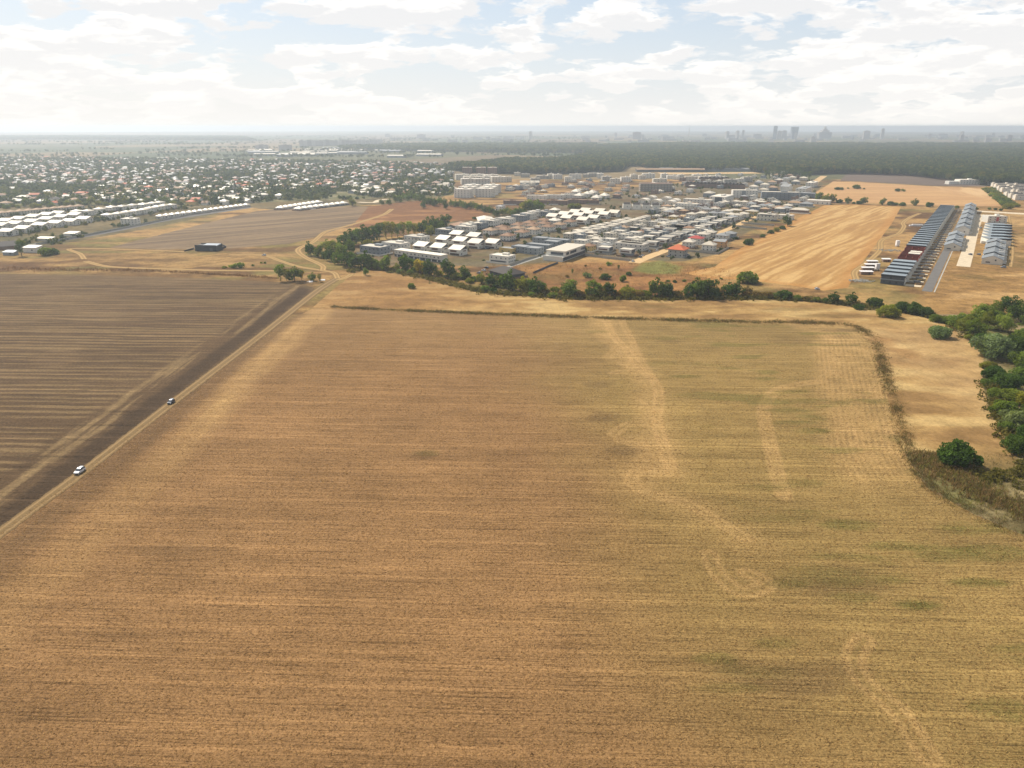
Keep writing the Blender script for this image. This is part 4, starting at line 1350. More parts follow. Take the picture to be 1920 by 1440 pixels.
def box(w, d, h, mat, name='block'):
    """w along x, d along y, standing on z = 0, centred"""
    def mk():
        x, y = w / 2, d / 2
        V = [(-x, -y, 0), (x, -y, 0), (x, y, 0), (-x, y, 0), (-x, -y, h), (x, -y, h), (x, y, h), (-x, y, h)]
        F = [(0, 3, 2, 1), (4, 5, 6, 7), (0, 1, 5, 4), (1, 2, 6, 5), (2, 3, 7, 6), (3, 0, 4, 7)]
        return py_mesh(name, V, F, mat)
    return cached(('box', round(w, 2), round(d, 2), round(h, 2), mat), mk)


def hip(w, d, h, mat, over_=0.6, name='roof'):
    def mk():
        x, y = w / 2 + over_, d / 2 + over_
        rx, ry = max(0.0, x - min(x, y)), max(0.0, y - min(x, y))
        rx, ry = rx + (.4 if rx > ry else .05), ry + (.05 if rx > ry else .4)
        t = .18
        V = [(-x, -y, 0), (x, -y, 0), (x, y, 0), (-x, y, 0), (-x, -y, t), (x, -y, t), (x, y, t), (-x, y, t), (-rx, -ry, h), (rx, -ry, h), (rx, ry, h), (-rx, ry, h)]
        F = [(0, 3, 2, 1), (0, 1, 5, 4), (1, 2, 6, 5), (2, 3, 7, 6), (3, 0, 4, 7), (4, 5, 9, 8), (5, 6, 10, 9), (6, 7, 11, 10), (7, 4, 8, 11), (8, 9, 10, 11)]
        return py_mesh(name, V, F, mat)
    return cached(('hip', w, d, h, mat, over_), mk)


def gable(w, d, h, mat, over_=.5, thick=.25, shift=0.0, name='roof'):
    """two sheets over a ridge along x; shift moves the ridge in y"""
    def mk():
        x, y = w / 2 + over_, d / 2 + over_
        r = shift
        V = [(-x, -y, 0), (x, -y, 0), (x, r, h), (-x, r, h), (x, y, 0), (-x, y, 0)]
        V += [(a, b, c + thick) for a, b, c in V]
        F = [(0, 3, 2, 1), (3, 5, 4, 2), (6, 7, 8, 9), (9, 8, 10, 11), (0, 1, 7, 6), (4, 5, 11, 10), (1, 2, 8, 7), (2, 4, 10, 8), (5, 3, 9, 11), (3, 0, 6, 9)]
        return py_mesh(name, V, F, mat)
    return cached(('gable', w, d, h, mat, over_, shift), mk)


def gable_end(d, h, mat, thick=.3, shift=0.0, name='gable_wall'):
    def mk():
        x, y = thick / 2, d / 2
        V = [(-x, -y, 0), (-x, y, 0), (-x, shift, h), (x, -y, 0), (x, y, 0), (x, shift, h)]
        return py_mesh(name, V, [(0, 2, 1), (3, 4, 5), (0, 1, 4, 3), (1, 2, 5, 4), (2, 0, 3, 5)], mat)
    return cached(('ge', d, h, mat, shift), mk)


def mono(w, d, h0, h1, mat, over_=.3, name='roof'):
    """one sheet, front (-y) edge at h0, rear edge at h1, with closed sides"""
    def mk():
        x, y = w / 2 + over_, d / 2 + over_
        V = [(-x, -y, 0), (x, -y, 0), (x, y, 0), (-x, y, 0), (-x, -y, h0), (x, -y, h0), (x, y, h1), (-x, y, h1)]
        F = [(0, 3, 2, 1), (4, 5, 6, 7), (0, 1, 5, 4), (1, 2, 6, 5), (2, 3, 7, 6), (3, 0, 4, 7)]
        return py_mesh(name, V, F, mat)
    return cached(('mono', w, d, h0, h1, mat, over_), mk)


FOOT = []


def thing(name, x, y, rot, label, cat, group=None, z=0.04):
    e = bpy.data.objects.new(name, None)
    COL.objects.link(e)
    e.empty_display_size = 1.0
    e.location = (x, y, z)
    e.rotation_euler = (0, 0, rot)
    e['label'], e['category'] = label, cat
    FOOT.append((x, y))
    if group:
        e['group'] = group
    return e


def part(root, name, me_, loc=(0, 0, 0), rot=0.0, label=None):
    o = bpy.data.objects.new(name, me_)
    COL.objects.link(o)
    o.parent = root
    o.location = loc
    if rot:
        o.rotation_euler = (0, 0, rot)
    if label:
        o['label'] = label
    return o


def windows(root, w, d, rows, front=3, right=2, size=(1.1, 1.2), mat='glass', y_off=0.0, x_off=0.0):
    """panes on the front (-y) and right (+x) walls; rows = sill heights"""
    pf, pr = box(size[0], .16, size[1], mat, 'window'), box(.16, size[0], size[1], mat, 'window')
    for z in rows:
        for k_ in range(front):
            part(root, 'window', pf, (x_off - w / 2 + (k_ + .5) * w / front, y_off - d / 2 - .03, z))
        for k_ in range(right):
            part(root, 'window', pr, (x_off + w / 2 + .03, y_off - d / 2 + (k_ + .5) * d / right, z))


def rank(things, px, py, what, to):
    """label a family by how near each one stands to a landmark"""
    cx, cy_ = ground_point(px, py)
    things = sorted(things, key=lambda o: (o.location.x - cx) ** 2 + (o.location.y - cy_) ** 2)
    for k_, o in enumerate(things):
        o['label'] = f'{what}, {ordinal(k_ + 1) + " " if k_ else ""}nearest to {to}'


U_ROT = -math.radians(32)
U_DIR = np.array([math.sin(math.radians(32)), math.cos(math.radians(32))])
V_DIR = np.array([math.cos(math.radians(32)), -math.sin(math.radians(32))])


def spot(px, py, d=0.0, rot=U_ROT):
    """footprint centre from the photo pixel of the front wall's foot"""
    x, y = ground_point(px, py)
    return x - math.sin(rot) * d / 2, y + math.cos(rot) * d / 2


def crop(ox, oy, s, pts, dy=0.0):
    return [(ox + x / s, oy + y / s + dy) + tuple(r) for x, y, *r in pts]


def yard(t_, w, d, hedge=True):
    """front and side garden walls and a paved drive"""
    m_ = random.choice(['concrete', 'white', 'dgrey', 'brownwall'])
    part(t_, 'garden_wall', box(w + 3, .22, 1.5, m_, 'garden_wall'), (.4, -d / 2 - 3.6, 0))
    part(t_, 'garden_wall', box(.22, d + 5, 1.5, m_, 'garden_wall'), (w / 2 + 2.0, -.8, 0))
    part(t_, 'drive', box(3.0, 3.4, .1, random.choice(['pave', 'asphalt', 'asphalt']), 'drive'), (-w * .25, -d / 2 - 1.8, 0))


# ------------------------------------------------------------------ house kinds
def gabled_duplex(px, py, group, w=14, d=12.5, wall='white', roof='r_white', end='dgrey', rot=U_ROT, h=5.6, rise=3.4, wins=True, name='gabled_house'):
    x, y = spot(px, py, d, rot)
    t = thing(name, x, y, rot, 'gabled house', 'house', group)
    part(t, 'wall', box(w, d, h, wall, 'wall'))
    part(t, 'roof', gable(w, d, rise, roof, .6, .25, d * .22), (0, 0, h))
    part(t, 'gable_wall', gable_end(d, rise, end, shift=d * .22), (w / 2 - .16, 0, h))
    part(t, 'gable_wall', gable_end(d, rise, end, shift=d * .22), (-w / 2 + .16, 0, h))
    if wins:
        part(t, 'balcony_recess', box(w * .55, .2, 1.7, 'woodstrip', 'balcony_recess'), (-w * .08, -d / 2 - .05, 3.3))
        part(t, 'porch', box(w * .8, .2, 1.9, 'door', 'porch'), (0, -d / 2 - .05, .3))
        part(t, 'window', box(.2, d * .35, 1.0, 'woodstrip', 'window'), (w / 2 + .05, d * .1, 3.6))
        part(t, 'window', box(.2, 1.2, 1.5, 'glass', 'window'), (w / 2 + .05, -d * .3, .9))
        part(t, 'chimney', box(.8, .8, 1.6, wall, 'chimney'), (w * .25, d * .30, h + rise * .55))
    return t


def hip_house(px, py, group, w=13, d=13, h=5.8, rise=3.0, wall='white', roof='r_brown', rot=U_ROT, front=3, right=3, rows=(1.0, 3.7), over_=.8, name='hip_roof_house', chim=True):
    x, y = spot(px, py, d, rot)
    t = thing(name, x, y, rot, 'hip roofed house', 'house', group)
    part(t, 'wall', box(w, d, h, wall, 'wall'))
    r = part(t, 'roof', hip(w, d, rise, roof, over_), (0, 0, h))
    if chim:
        part(r, 'chimney', box(.7, .7, 1.5, 'brownwall', 'chimney'), (w * .2, d * .1, rise * .55))
    if front or right:
        windows(t, w, d, rows, front, right)
        part(t, 'door', box(1.2, .18, 2.2, 'door', 'door'), (w * .02, -d / 2 - .05, 0))
        if w > 9.6:
            yard(t, w, d)
    return t


def flat_house(px, py, group, w=12, d=11, h=6.2, wall='white', roof='r_pale', rot=U_ROT, front=3, right=2, rows=(1.0, 4.0), name='flat_roof_house', step_=True):
    x, y = spot(px, py, d, rot)
    t = thing(name, x, y, rot, 'flat roofed house', 'house', group)
    part(t, 'wall', box(w, d, h, wall, 'wall'))
    part(t, 'roof', box(w - .8, d - .8, .25, roof, 'roof'), (0, 0, h - .05))
    for sx in (-1, 1):
        part(t, 'parapet', box(.35, d, .55, wall, 'parapet'), (sx * (w / 2 - .175), 0, h))
    for sy in (-1, 1):
        part(t, 'parapet', box(w - .7, .35, .55, wall, 'parapet'), (0, sy * (d / 2 - .175), h))
    if step_:
        part(t, 'stair_head', box(w * .3, d * .3, 1.8, wall, 'stair_head'), (w * .12, d * .18, h + .2))
    if front or right:
        windows(t, w, d, rows, front, right)
        if step_:
            yard(t, w, d)
    return t


def villa(px, py, group, w=13, d=11, rot=U_ROT, name='cantilever_villa'):
    """white box upper floor jutting over a darker ground floor, brown strip window"""
    x, y = spot(px, py, d, rot)
    t = thing(name, x, y, rot, 'villa', 'villa', group)
    part(t, 'ground_floor', box(w - 2.0, d - 2.0, 2.9, 'grey', 'ground_floor'), (.2, .6, 0))
    part(t, 'upper_floor', box(w, d, 3.6, 'white', 'upper_floor'), (0, 0, 2.9))
    part(t, 'roof', box(w - .8, d - .8, .2, 'r_pale', 'roof'), (0, 0, 6.45))
    part(t, 'parapet', box(w, .3, .4, 'white', 'parapet'), (0, -d / 2 + .15, 6.5))
    part(t, 'parapet', box(.3, d - .3, .4, 'white', 'parapet'), (w / 2 - .15, .15, 6.5))
    part(t, 'strip_window', box(w * .72, .2, 1.25, 'woodstrip', 'strip_window'), (0, -d / 2 - .05, 3.9))
    part(t, 'side_panel', box(.2, d * .8, 3.2, 'dgrey', 'side_panel'), (w / 2 + .05, 0, 3.1))
    yard(t, w, d)
    part(t, 'garage_door', box(2.6, .2, 2.1, 'door', 'garage_door'), (-w * .2, -d / 2 + 1.55, 0))
    return t


def block(px, py, group, w, d, h, name='apartment_block', wall='white', roof='r_pale', rot=U_ROT, floors=3, front=5, right=4, label='block', cat='building', x_y=None, balconies=False, top=True):
    x, y = x_y or spot(px, py, d, rot)
    t = thing(name, x, y, rot, label, cat, group)
    part(t, 'wall', box(w, d, h, wall, 'wall'))
    part(t, 'roof', box(w - 1, d - 1, .3, roof, 'roof'), (0, 0, h - .05))
    if top:
        part(t, 'stair_head', box(w * .18, d * .3, 2.0, wall, 'stair_head'), (w * .1, 0, h + .2))
    fl = h / floors
    windows(t, w, d, [k_ * fl + .9 for k_ in range(floors)], front, right, (1.2, fl * .4))
    if balconies:
        for k_ in range(1, floors):
            part(t, 'balcony', box(w * .7, 1.3, 1.0, wall, 'balcony'), (0, -d / 2 - .65, k_ * fl))
    return t


def wall_run(pts_px, h=2.0, mat='concrete', label='', name='boundary_wall', cat='wall', panel=6.0, group=None):
    """panelled wall along photo pixels: each run one thing, each panel a part"""
    p = plan(pts_px)
    t = thing(name, p[0][0], p[0][1], 0, label, cat, group)
    k_ = 0
    for a, b in zip(p[:-1], p[1:]):
        L = np.linalg.norm(b - a)
        ang = math.atan2(b[1] - a[1], b[0] - a[0])
        n = max(1, int(L / panel))
        n = min(n, 40)
        for i in range(n):
            c = a + (b - a) * (i + .5) / n - p[0]
            part(t, 'panel', box(L / n - .25, .22, h, mat, 'panel'), (c[0], c[1], 0), ang)
            q = a + (b - a) * i / n - p[0]
            part(t, 'post', box(.3, .3, h + .15, mat, 'post'), (q[0], q[1], 0), ang)
    return t


# ------------------------------------------------------------------ the estate behind the ditch
# long white terrace house
a, b = np.array(ground_point(740, 481)), np.array(ground_point(826, 493))
L = float(np.linalg.norm(b - a))
rot = math.atan2(b[1] - a[1], b[0] - a[0])
c = (a + b) / 2 + np.array([-math.sin(rot), math.cos(rot)]) * 5.0
t = thing('terrace_house', c[0], c[1], rot, 'long white two-storey terrace with a flat roof behind the ditch trees', 'building')
part(t, 'wall', box(L, 10, 6.4, 'white', 'wall'))
part(t, 'roof', box(L + .8, 10.8, .5, 'r_white', 'roof'), (0, 0, 6.4))
part(t, 'plinth_band', box(L + .1, .2, 2.3, 'dgrey', 'plinth_band'), (0, -5.05, .3))
for k_ in range(12):
    part(t, 'window', box(1.6 if k_ % 3 else .7, .2, 1.1, 'glass', 'window'), (-L / 2 + (k_ + .5) * L / 12, -5.08, 3.9))
for k_ in range(8):
    part(t, 'door', box(1.3, .24, 2.0, 'white', 'door'), (-L / 2 + (k_ + .5) * L / 8, -5.1, .2))

fam = [gabled_duplex(px, py, 'white gabled duplexes beside the long terrace') for px, py in
       ((785, 472), (817, 475), (852, 479), (826, 459), (858, 462), (887, 466), (852, 449), (884, 453), (918, 466))]
rank(fam, 783, 488, 'white gabled duplex with bright roof', 'the long white terrace')
fam = [gabled_duplex(px, py, 'white gabled duplexes beyond the brown roofs') for px, py in
       ((1032, 414), (1054, 410), (1074, 406), (1094, 403), (1059, 417), (1081, 412), (1100, 408), (1121, 404), (1089, 421), (1109, 417), (1129, 410), (1148, 407))]
rank(fam, 1180, 392, 'white gabled duplex beyond brown roofs', 'the white cube row')
BR = crop(860, 380, 8, [(430, 420), (605, 375), (650, 410), (845, 335), (850, 390), (905, 450), (1020, 305), (1060, 350), (1080, 405), (1240, 265), (1240, 315), (1300, 365), (1470, 330), (1630, 285), (690, 505)], 9)
fam = [hip_house(px, py, 'brown hip-roofed houses in the middle of the estate', roof='r_brown' if i % 4 else 'r_tan') for i, (px, py) in enumerate(BR)]
rank(fam, 1054, 491, 'white house with brown hipped roof', 'the hall with black windows')
hip_house(1035, 422, 'white roofed houses', roof='r_white')['label'] = 'white house with white hipped roof among the brown hipped roofs'

# villas west of the duplexes
WV = [(694, 477, 27), (734, 470, 26), (774, 457, 24), (829, 443, 20), (867, 437, 22), (872, 432, 16), (893, 430, 16), (913, 425, 20), (942, 421, 22), (970, 415, 20), (985, 411, 18), (999, 407, 18), (1015, 407, 18)]
fam = []
for i, (px, py, w) in enumerate(WV):
    t = flat_house(px, py, 'grey white flat-roofed villas along the thicket', w, 15, 7.4, 'white' if i % 3 else 'grey', 'r_pale', front=5, right=3, rows=(1.0, 4.6), name='flat_roof_villa')
    part(t, 'canopy', box(w * .4, 2.0, .35, 'dgrey', 'canopy'), (w * .2, -8.3, 6.9))
    fam.append(t)
rank(fam, 783, 488, 'broad white flat-roofed villa by the thicket', 'the long terrace')
x, y = spot(858, 430, 24)
t = thing('hip_roof_hall', x, y, U_ROT - .5, 'wide low building with one big brown hipped roof by the thicket', 'building')
part(t, 'wall', box(34, 22, 3.6, 'grey', 'wall'))
part(t, 'roof', hip(34, 22, 4.2, 'r_brown', 1.2), (0, 0, 3.6))
x, y = spot(902, 418, 20)
t = thing('low_hall', x, y, U_ROT - .9, 'low hall with one broad pale sheet roof beside the hill meadow', 'building')
part(t, 'wall', box(40, 20, 4.0, 'offwhite', 'wall'))
part(t, 'roof', gable(40, 20, 2.2, 'r_white', .8), (0, 0, 4.0))

# the hall with black windows
c0, c1 = np.array(ground_point(1054, 491.5)), np.array(ground_point(1097, 475.5))
L = float(np.linalg.norm(c1 - c0))
ud = (c1 - c0) / L
rot = math.atan2(ud[1], ud[0]) - math.pi / 2
W_ = 20.0
c = (c0 + c1) / 2 - np.array([ud[1], -ud[0]]) * W_ / 2
t = thing('modern_hall', c[0], c[1], rot, 'white two-storey hall with black window bands and flat roof', 'building')
part(t, 'wall', box(W_, L, 4.2, 'white', 'wall'))
part(t, 'upper_floor', box(W_, L - 7, 4.4, 'white', 'upper_floor'), (0, 3.5, 4.2))
part(t, 'roof', box(W_ + 1.0, L - 5.5, .5, 'r_pale', 'roof'), (0, 3.3, 8.6))
part(t, 'lower_window_band', box(.3, L - 3, 3.0, 'glass', 'lower_window_band'), (W_ / 2 + .06, .5, .6))
for y0, ln in ((-L / 2 + 9.0, 6.0), (-L / 2 + 22, 14.0), (L / 2 - 8.5, 11.0)):
    part(t, 'window', box(.3, ln, 2.5, 'glass', 'window'), (W_ / 2 + .06, y0 + 3, 5.1))
part(t, 'window', box(13, .3, 2.6, 'glass', 'window'), (1.2, -L / 2 + 6.9, 5.0))
part(t, 'terrace_parapet', box(W_, .3, .6, 'white', 'terrace_parapet'), (0, -L / 2 + .15, 4.2))

# grey blocks and odd houses behind the hall's lane
GB = [(972, 474, 17, 13, 'grey'), (995, 477, 16, 13, 'grey'), (1007, 470, 26, 10, 'grey'), (1010, 457, 16, 12, 'grey'), (1031, 464, 17, 12, 'grey'), (1043, 460, 26, 10, 'grey')]
fam = [flat_house(px, py, 'grey flat-roofed houses behind the hall', w, d, 6.0, wl, 'r_grey', rot=U_ROT, front=3, right=2, name='grey_flat_house', step_=False) for px, py, w, d, wl in GB]
rank(fam, 1054, 491, 'plain grey flat-roofed house behind the lane', 'the hall with black windows')
t = flat_house(935, 493, 'white houses by the lane', 21, 13, 6.4, 'white', 'r_white', front=4, right=4, name='white_house')
t['label'] = 'broad white flat-roofed house at the lane end above parked cars'
part(t, 'dark_base', box(16, .2, 2.0, 'dgrey', 'dark_base'), (-1, -6.55, .2))
t = flat_house(948, 474, 'white houses by the lane', 16, 11, 4.2, 'yellow', 'r_grey', front=2, right=1, rows=(1.2,), name='low_house', step_=False)
t['label'] = 'low house with yellow side wall beside the grey flat-roofed houses'
t = hip_house(936, 519, 'dark roofed houses', 27, 17, 3.4, 4.4, 'dgrey', 'r_dark', rot=U_ROT - .35, front=4, right=2, rows=(1.0,), over_=1.2, name='bungalow')
t['label'] = 'low bungalow with wide dark brown hipped roof beside the ditch'
wall_run([(957, 499), (985, 489), (1010, 481)], 2.2, 'concrete', 'concrete panel wall along the lane beside the broad white house')
wall_run([(1000, 513), (1030, 500), (1046, 494)], 1.6, 'dgrey', 'dark garden wall between the hall and the bungalow')
wall_run([(1097, 479), (1130, 484), (1182, 490)], 2.4, 'concrete', 'grey concrete wall in front of the two front villas')
wall_run([(1285, 471), (1320, 475), (1345, 477), (1366, 466)], 2.0, 'concrete', 'grey garden wall round the white pyramid-roofed houses')
wall_run([(1390, 419), (1452, 424)], 2.2, 'concrete', 'first long wall across the bare building plot')
wall_run([(1376, 425), (1438, 431)], 2.2, 'concrete', 'second long wall across the bare building plot')
wall_run([(1400, 411), (1462, 416)], 1.8, 'dgrey', 'dark wall before the big white house at the straw field')

# white houses with shallow roofs in rows
RW = crop(1060, 380, 8, [(20, 480), (120, 470), (200, 450), (300, 430), (430, 410), (540, 385), (650, 360), (720, 335), (830, 310), (900, 290), (980, 270), (1050, 250), (1120, 230), (1190, 210),
                         (160, 430), (280, 395), (400, 370), (500, 345), (600, 320), (720, 290), (800, 270), (900, 245)], 8)
fam = [hip_house(px, py, 'white row houses with pale shallow roofs', 9.5, 10, 5.8, 1.5, 'white' if i % 3 else 'offwhite', 'r_pale', over_=.5, front=2, right=2, name='row_house', chim=False) for i, (px, py) in enumerate(RW)]
rank(fam, 1054, 491, 'white row house with pale shallow roof', 'the hall with black windows')
SG = crop(1060, 380, 8, [(385, 530), (210, 590), (460, 620), (640, 570), (640, 480), (785, 440), (870, 500), (1020, 465), (1090, 350), (1210, 410), (1310, 300), (1380, 375), (1480, 345), (1440, 265), (1650, 285), (1560, 300)], 7)
fam = [flat_house(px, py, 'white cube houses in the estate centre', 13, 11, 5.4, 'white' if i % 4 else 'offwhite', 'r_pale', front=3, right=2, name='cube_house', step_=i % 2 == 0) for i, (px, py) in enumerate(SG)]
rank(fam, 1054, 491, 'white cube house in the centre', 'the hall with black windows')
flat_house(1180, 434, 'dark houses', 18, 12, 4.4, 'dgrey', 'r_pale', front=2, right=1, rows=(1.2,), name='low_pavilion', step_=False)['label'] = 'low dark-walled pavilion with pale flat roof amid white cube houses'
VL = crop(1060, 380, 8, [(560, 745), (890, 780), (1060, 590), (1215, 570), (1320, 520), (1270, 660), (1420, 620), (1520, 570), (1640, 535), (1540, 455), (1700, 505), (1830, 475), (1700, 395), (1780, 365), (950, 600)], 3) + \
    crop(1240, 340, 8, [(260, 715), (350, 685), (460, 665), (560, 630), (640, 610), (720, 585), (550, 735), (640, 710), (740, 680), (820, 650), (890, 630), (970, 600), (100, 770), (60, 900), (190, 860), (290, 830), (380, 800)], 3)
fam = [villa(px, py, 'white cantilevered villas') for px, py in VL]
rank(fam, 1110, 490, 'white box villa with brown strip window', 'the front concrete wall')
t = block(1178, 469, None, 32, 16, 6.5, 'u_shaped_villa', 'white', 'r_pale', floors=2, front=6, right=4, label='large white villa with a brown roof terrace behind two small villas', cat='villa', top=False)
part(t, 'roof_terrace', box(24, 9, .3, 'woodstrip', 'roof_terrace'), (0, 0, 6.45))
# orange pyramid roof
t = hip_house(1266, 482, 'single houses', 15, 14, 7.2, 4.4, 'block', 'r_terra', front=3, right=3, rows=(1.2, 4.4), over_=1.4, name='shell_house')
t['label'] = 'unfinished block house with bright orange pyramid roof beside the dirt lane'
t = hip_house(1288, 465, 'white pyramid-roofed houses', 11, 11, 6.2, 3.4, 'white', 'r_pale')
t['label'] = 'white house with pale pyramid roof directly behind the orange roof'
t = hip_house(1326, 471, 'white pyramid-roofed houses', 12, 11, 6.2, 3.4, 'white', 'r_pale')
t['label'] = 'white house with pale pyramid roof next to the orange-walled house'
t = gabled_duplex(1347, 464, 'single houses', 12, 11, 'orange', 'r_grey', 'orange', h=6, rise=1.6, wins=False)
t['label'] = 'orange-walled house with grey roof at the corner of the garden wall'
windows(t, 12, 11, (1.0, 3.8), 2, 2)
t = hip_house(1302, 458, 'single houses', 14, 11, 6.2, 2.6, 'white', 'r_red')
t['label'] = 'white house with faded red hipped roof behind the pyramid roofs'
ET = crop(1240, 340, 8, [(600, 830, 'r_pale'), (700, 800, 'r_pale'), (890, 850, 'r_grey'), (1000, 820, 'r_grey'), (1110, 530, 'r_pale'), (1020, 520, 'r_pale'), (900, 500, 'r_grey'), (970, 470, 'r_pale'), (760, 500, 'r_grey'),
                         (580, 500, 'r_pale'), (430, 515, 'r_pale'), (1380, 400, 'r_pale'), (1210, 510, 'r_pale'), (660, 440, 'r_grey'), (780, 430, 'r_pale'), (1760, 430, 'r_pale'), (1860, 420, 'r_grey'), (1500, 380, 'r_grey'), (1600, 375, 'r_grey'),
                         (1700, 330, 'r_pale'), (1330, 350, 'r_grey'), (60, 460, 'r_pale'), (150, 440, 'r_pale'), (240, 430, 'r_pale'), (20, 430, 'r_pale'), (90, 480, 'r_grey'), (1880, 380, 'r_pale')], 5)
fam = [hip_house(px, py, 'pale-roofed houses towards the straw field', 12.5, 12, 5.6, 2.4, ('white', 'offwhite', 'white', 'grey')[i % 4], rf, front=3, right=2, name='pale_roof_house', chim=i % 2 == 0) for i, (px, py, rf) in enumerate(ET)]
rank(fam, 1267, 480, 'house with pale hipped roof', 'the orange pyramid roof')
for px, py, lb in ((1377, 402, 'yellow-walled house with pale roof beside the other yellow house'), (1407, 404, 'yellow-walled house with pale roof behind the big white house')):
    hip_house(px, py, 'yellow-walled houses', 16, 11, 5.8, 1.6, 'yellow', 'r_pale', front=4, right=2)['label'] = lb
t = block(1435, 414, None, 24, 14, 8.5, 'large_house', 'offwhite', 'r_pale', floors=2, front=5, right=3, label='big cream white house with roof terrace at the straw field', cat='house')
part(t, 'attic_band', box(15, .25, 1.1, 'glass', 'attic_band'), (0, -7.06, 7.0))
t = block(1471, 412, None, 20, 12, 6.0, 'stepped_house', 'white', 'r_pale', floors=2, front=4, right=2, label='stepped white modern house beside the round dark tree', cat='house')
for px, py, w, wl, rf, lb in ((1462, 396, 22, 'brownwall', 'r_tan', 'brown-walled house with broad tan roof near the field trees'), (1497, 400, 24, 'brownwall', 'r_pale', 'low brown house with pale gable facing the straw field'),
                              (1510, 388, 18, 'grey', 'r_grey', 'grey house with grey hipped roof near the long white hall'), (1488, 386, 20, 'white', 'r_tan', 'white house with tan hipped roof near the long white hall')):
    hip_house(px, py, 'larger houses at the field trees', w, 13, 4.6, 3.0, wl, rf, front=3, right=2)['label'] = lb
block(1533, 383, None, 36, 16, 6.0, 'long_hall', 'white', 'r_white', floors=1, front=5, right=2, label='long white hall with flat white roof beside the dark trees', top=False)
block(1513, 371, None, 24, 14, 8.0, 'long_hall', 'grey', 'r_grey', floors=2, front=4, right=2, label='grey hall behind the long white hall', top=False)
# apartment blocks
block(1285, 394, None, 34, 14, 9.5, 'apartment_block', 'white', 'r_pale', floors=3, front=7, right=4, label='white three-storey apartment block with balconies among row houses', balconies=True)
block(1306, 386, None, 46, 14, 10, 'apartment_block', 'white', 'r_pale', rot=U_ROT, floors=3, front=8, right=4, label='longer white apartment block behind the balconied one', balconies=False)
t = block(1344, 383, None, 26, 50, 12, 'office_block', 'white', 'r_white', floors=3, front=4, right=10, label='white block with grey glazed front panel and flat roof')
part(t, 'glazed_front', box(12, .3, 10.5, 'dgrey', 'glazed_front'), (2, -25.1, .6))
t = block(1397, 371, None, 44, 16, 13, 'apartment_block', 'white', 'r_pale', rot=-.1, floors=4, front=8, right=4, label='white four-storey apartment block with rows of square windows')
part(t, 'stair_tower', box(7, .4, 12, 'grey', 'stair_tower'), (-3, -8.1, .2))
t = block(1462, 375, None, 62, 16, 13, 'apartment_block', 'grey', 'r_pale', rot=-.25, floors=4, front=9, right=4, label='long grey white apartment block with dark balconies', balconies=True)
block(1500, 364, None, 18, 60, 10, 'apartment_block', 'white', 'r_grey', floors=3, front=3, right=12, label='long white block with grey roof running towards the forest')
block(1517, 352, None, 16, 50, 10, 'apartment_block', 'white', 'r_white', floors=3, front=3, right=9, label='white block with bright roof near the building site lane')
gabled_duplex(1470, 358, 'single houses', 18, 14, 'white', 'r_grey', 'white', h=8, rise=5, wins=False, rot=-.9)['label'] = 'white house with steep open gable behind the apartments'
t = hip_house(1326, 370, 'single houses', 16, 20, 7, 4, 'grey', 'r_pale', front=0, right=0)
t['label'] = 'grey barn-like house with pale hipped roof beside the earth mound'
# white cube row and vaulted roofs
fam = [flat_house(1176 + i * 18, 391.5 + i * .6, 'white cubes with dark gables', 12.5, 12, 6.0, 'white', 'r_dark', rot=-.06, front=1, right=0, rows=(2.6,), name='gate_house', step_=False) for i in range(4)]
for i, o in enumerate(fam):
    part(o, 'attic', gable(9, 9, 3.0, 'r_dark', .3), (0, 2, 6.0))
rank(fam, 1148, 407, 'white cube with dark attic in the short row', 'the gabled duplexes')
wall_run([(1163, 392.5), (1245, 395)], 2.2, 'white', 'white boundary wall in front of the white cube row')


def vault(px, py, w, d, h, label, group):
    x, y = spot(px, py, d)
    t_ = thing('vaulted_house', x, y, U_ROT, label, 'house', group)
    part(t_, 'wall', box(w, d, h, 'white', 'wall'))

    def mk():
        n = 8
        V, F = [], []
        for s in (-1, 1):
            for k__ in range(n + 1):
                a_ = math.pi * k__ / n
                V.append((-math.cos(a_) * (w / 2 + .3), s * (d / 2 + .3), math.sin(a_) * w * .22))
        for k__ in range(n):
            F.append((k__, k__ + 1, n + 2 + k__, n + 1 + k__))
        F += [tuple(range(n, -1, -1)), tuple(range(n + 1, 2 * n + 2))]
        return py_mesh('roof', V, F, 'r_white')
    part(t_, 'roof', cached(('vault', w, d), mk), (0, 0, h))
    windows(t_, w, d, (1.0, 3.4), 2, 2)
    return t_


fam = [vault(px, py, 15, 16, 5, '', 'vaulted white houses behind the cube row') for px, py in ((1204, 382), (1228, 384), (1254, 386), (1218, 377), (1246, 379), (1262, 383))]
rank(fam, 1176, 391, 'white house with rounded vault roof', 'the white cube row')

# pyramids, brown shells and flats behind the belt
fam = [hip_house(px, py, 'white pyramid roofs behind the belt', 14, 14, 5.5, 5.0, 'white', 'r_white', front=2, right=2, rows=(1.0, 3.4), name='pyramid_roof_house', chim=False) for px, py in ((1083, 373), (1098, 370), (1115, 377), (1130, 373), (1077, 365), (1107, 367))]
rank(fam, 1176, 391, 'white house with bright pyramid roof', 'the white cube row')
fam = []
for i in range(9):
    t = flat_house(955 + i * 19.5, 384 + (i % 3) * 1.0 - i * .35, 'brick shells behind the belt', 20, 12, 6.2, 'brownwall', 'r_tan', rot=-.15, front=4, right=2, name='brick_shell', step_=i % 2 == 0)
    fam.append(t)
rank(fam, 1176, 391, 'unplastered brown brick house shell', 'the white cube row')
fam = [flat_house(998 + i * 16, 374 + (i % 2) - i * .5, 'white flats behind the brick shells', 20, 12, 6.6, 'white', 'r_pale', rot=-.1, front=3, right=2, name='white_flat', step_=False) for i in range(7)]
rank(fam, 1176, 391, 'white flat-roofed house behind brick shells', 'the white cube row')
t = hip_house(1037, 401, 'single houses', 12, 11, 5.5, 3.0, 'white', 'r_white', name='garden_house')
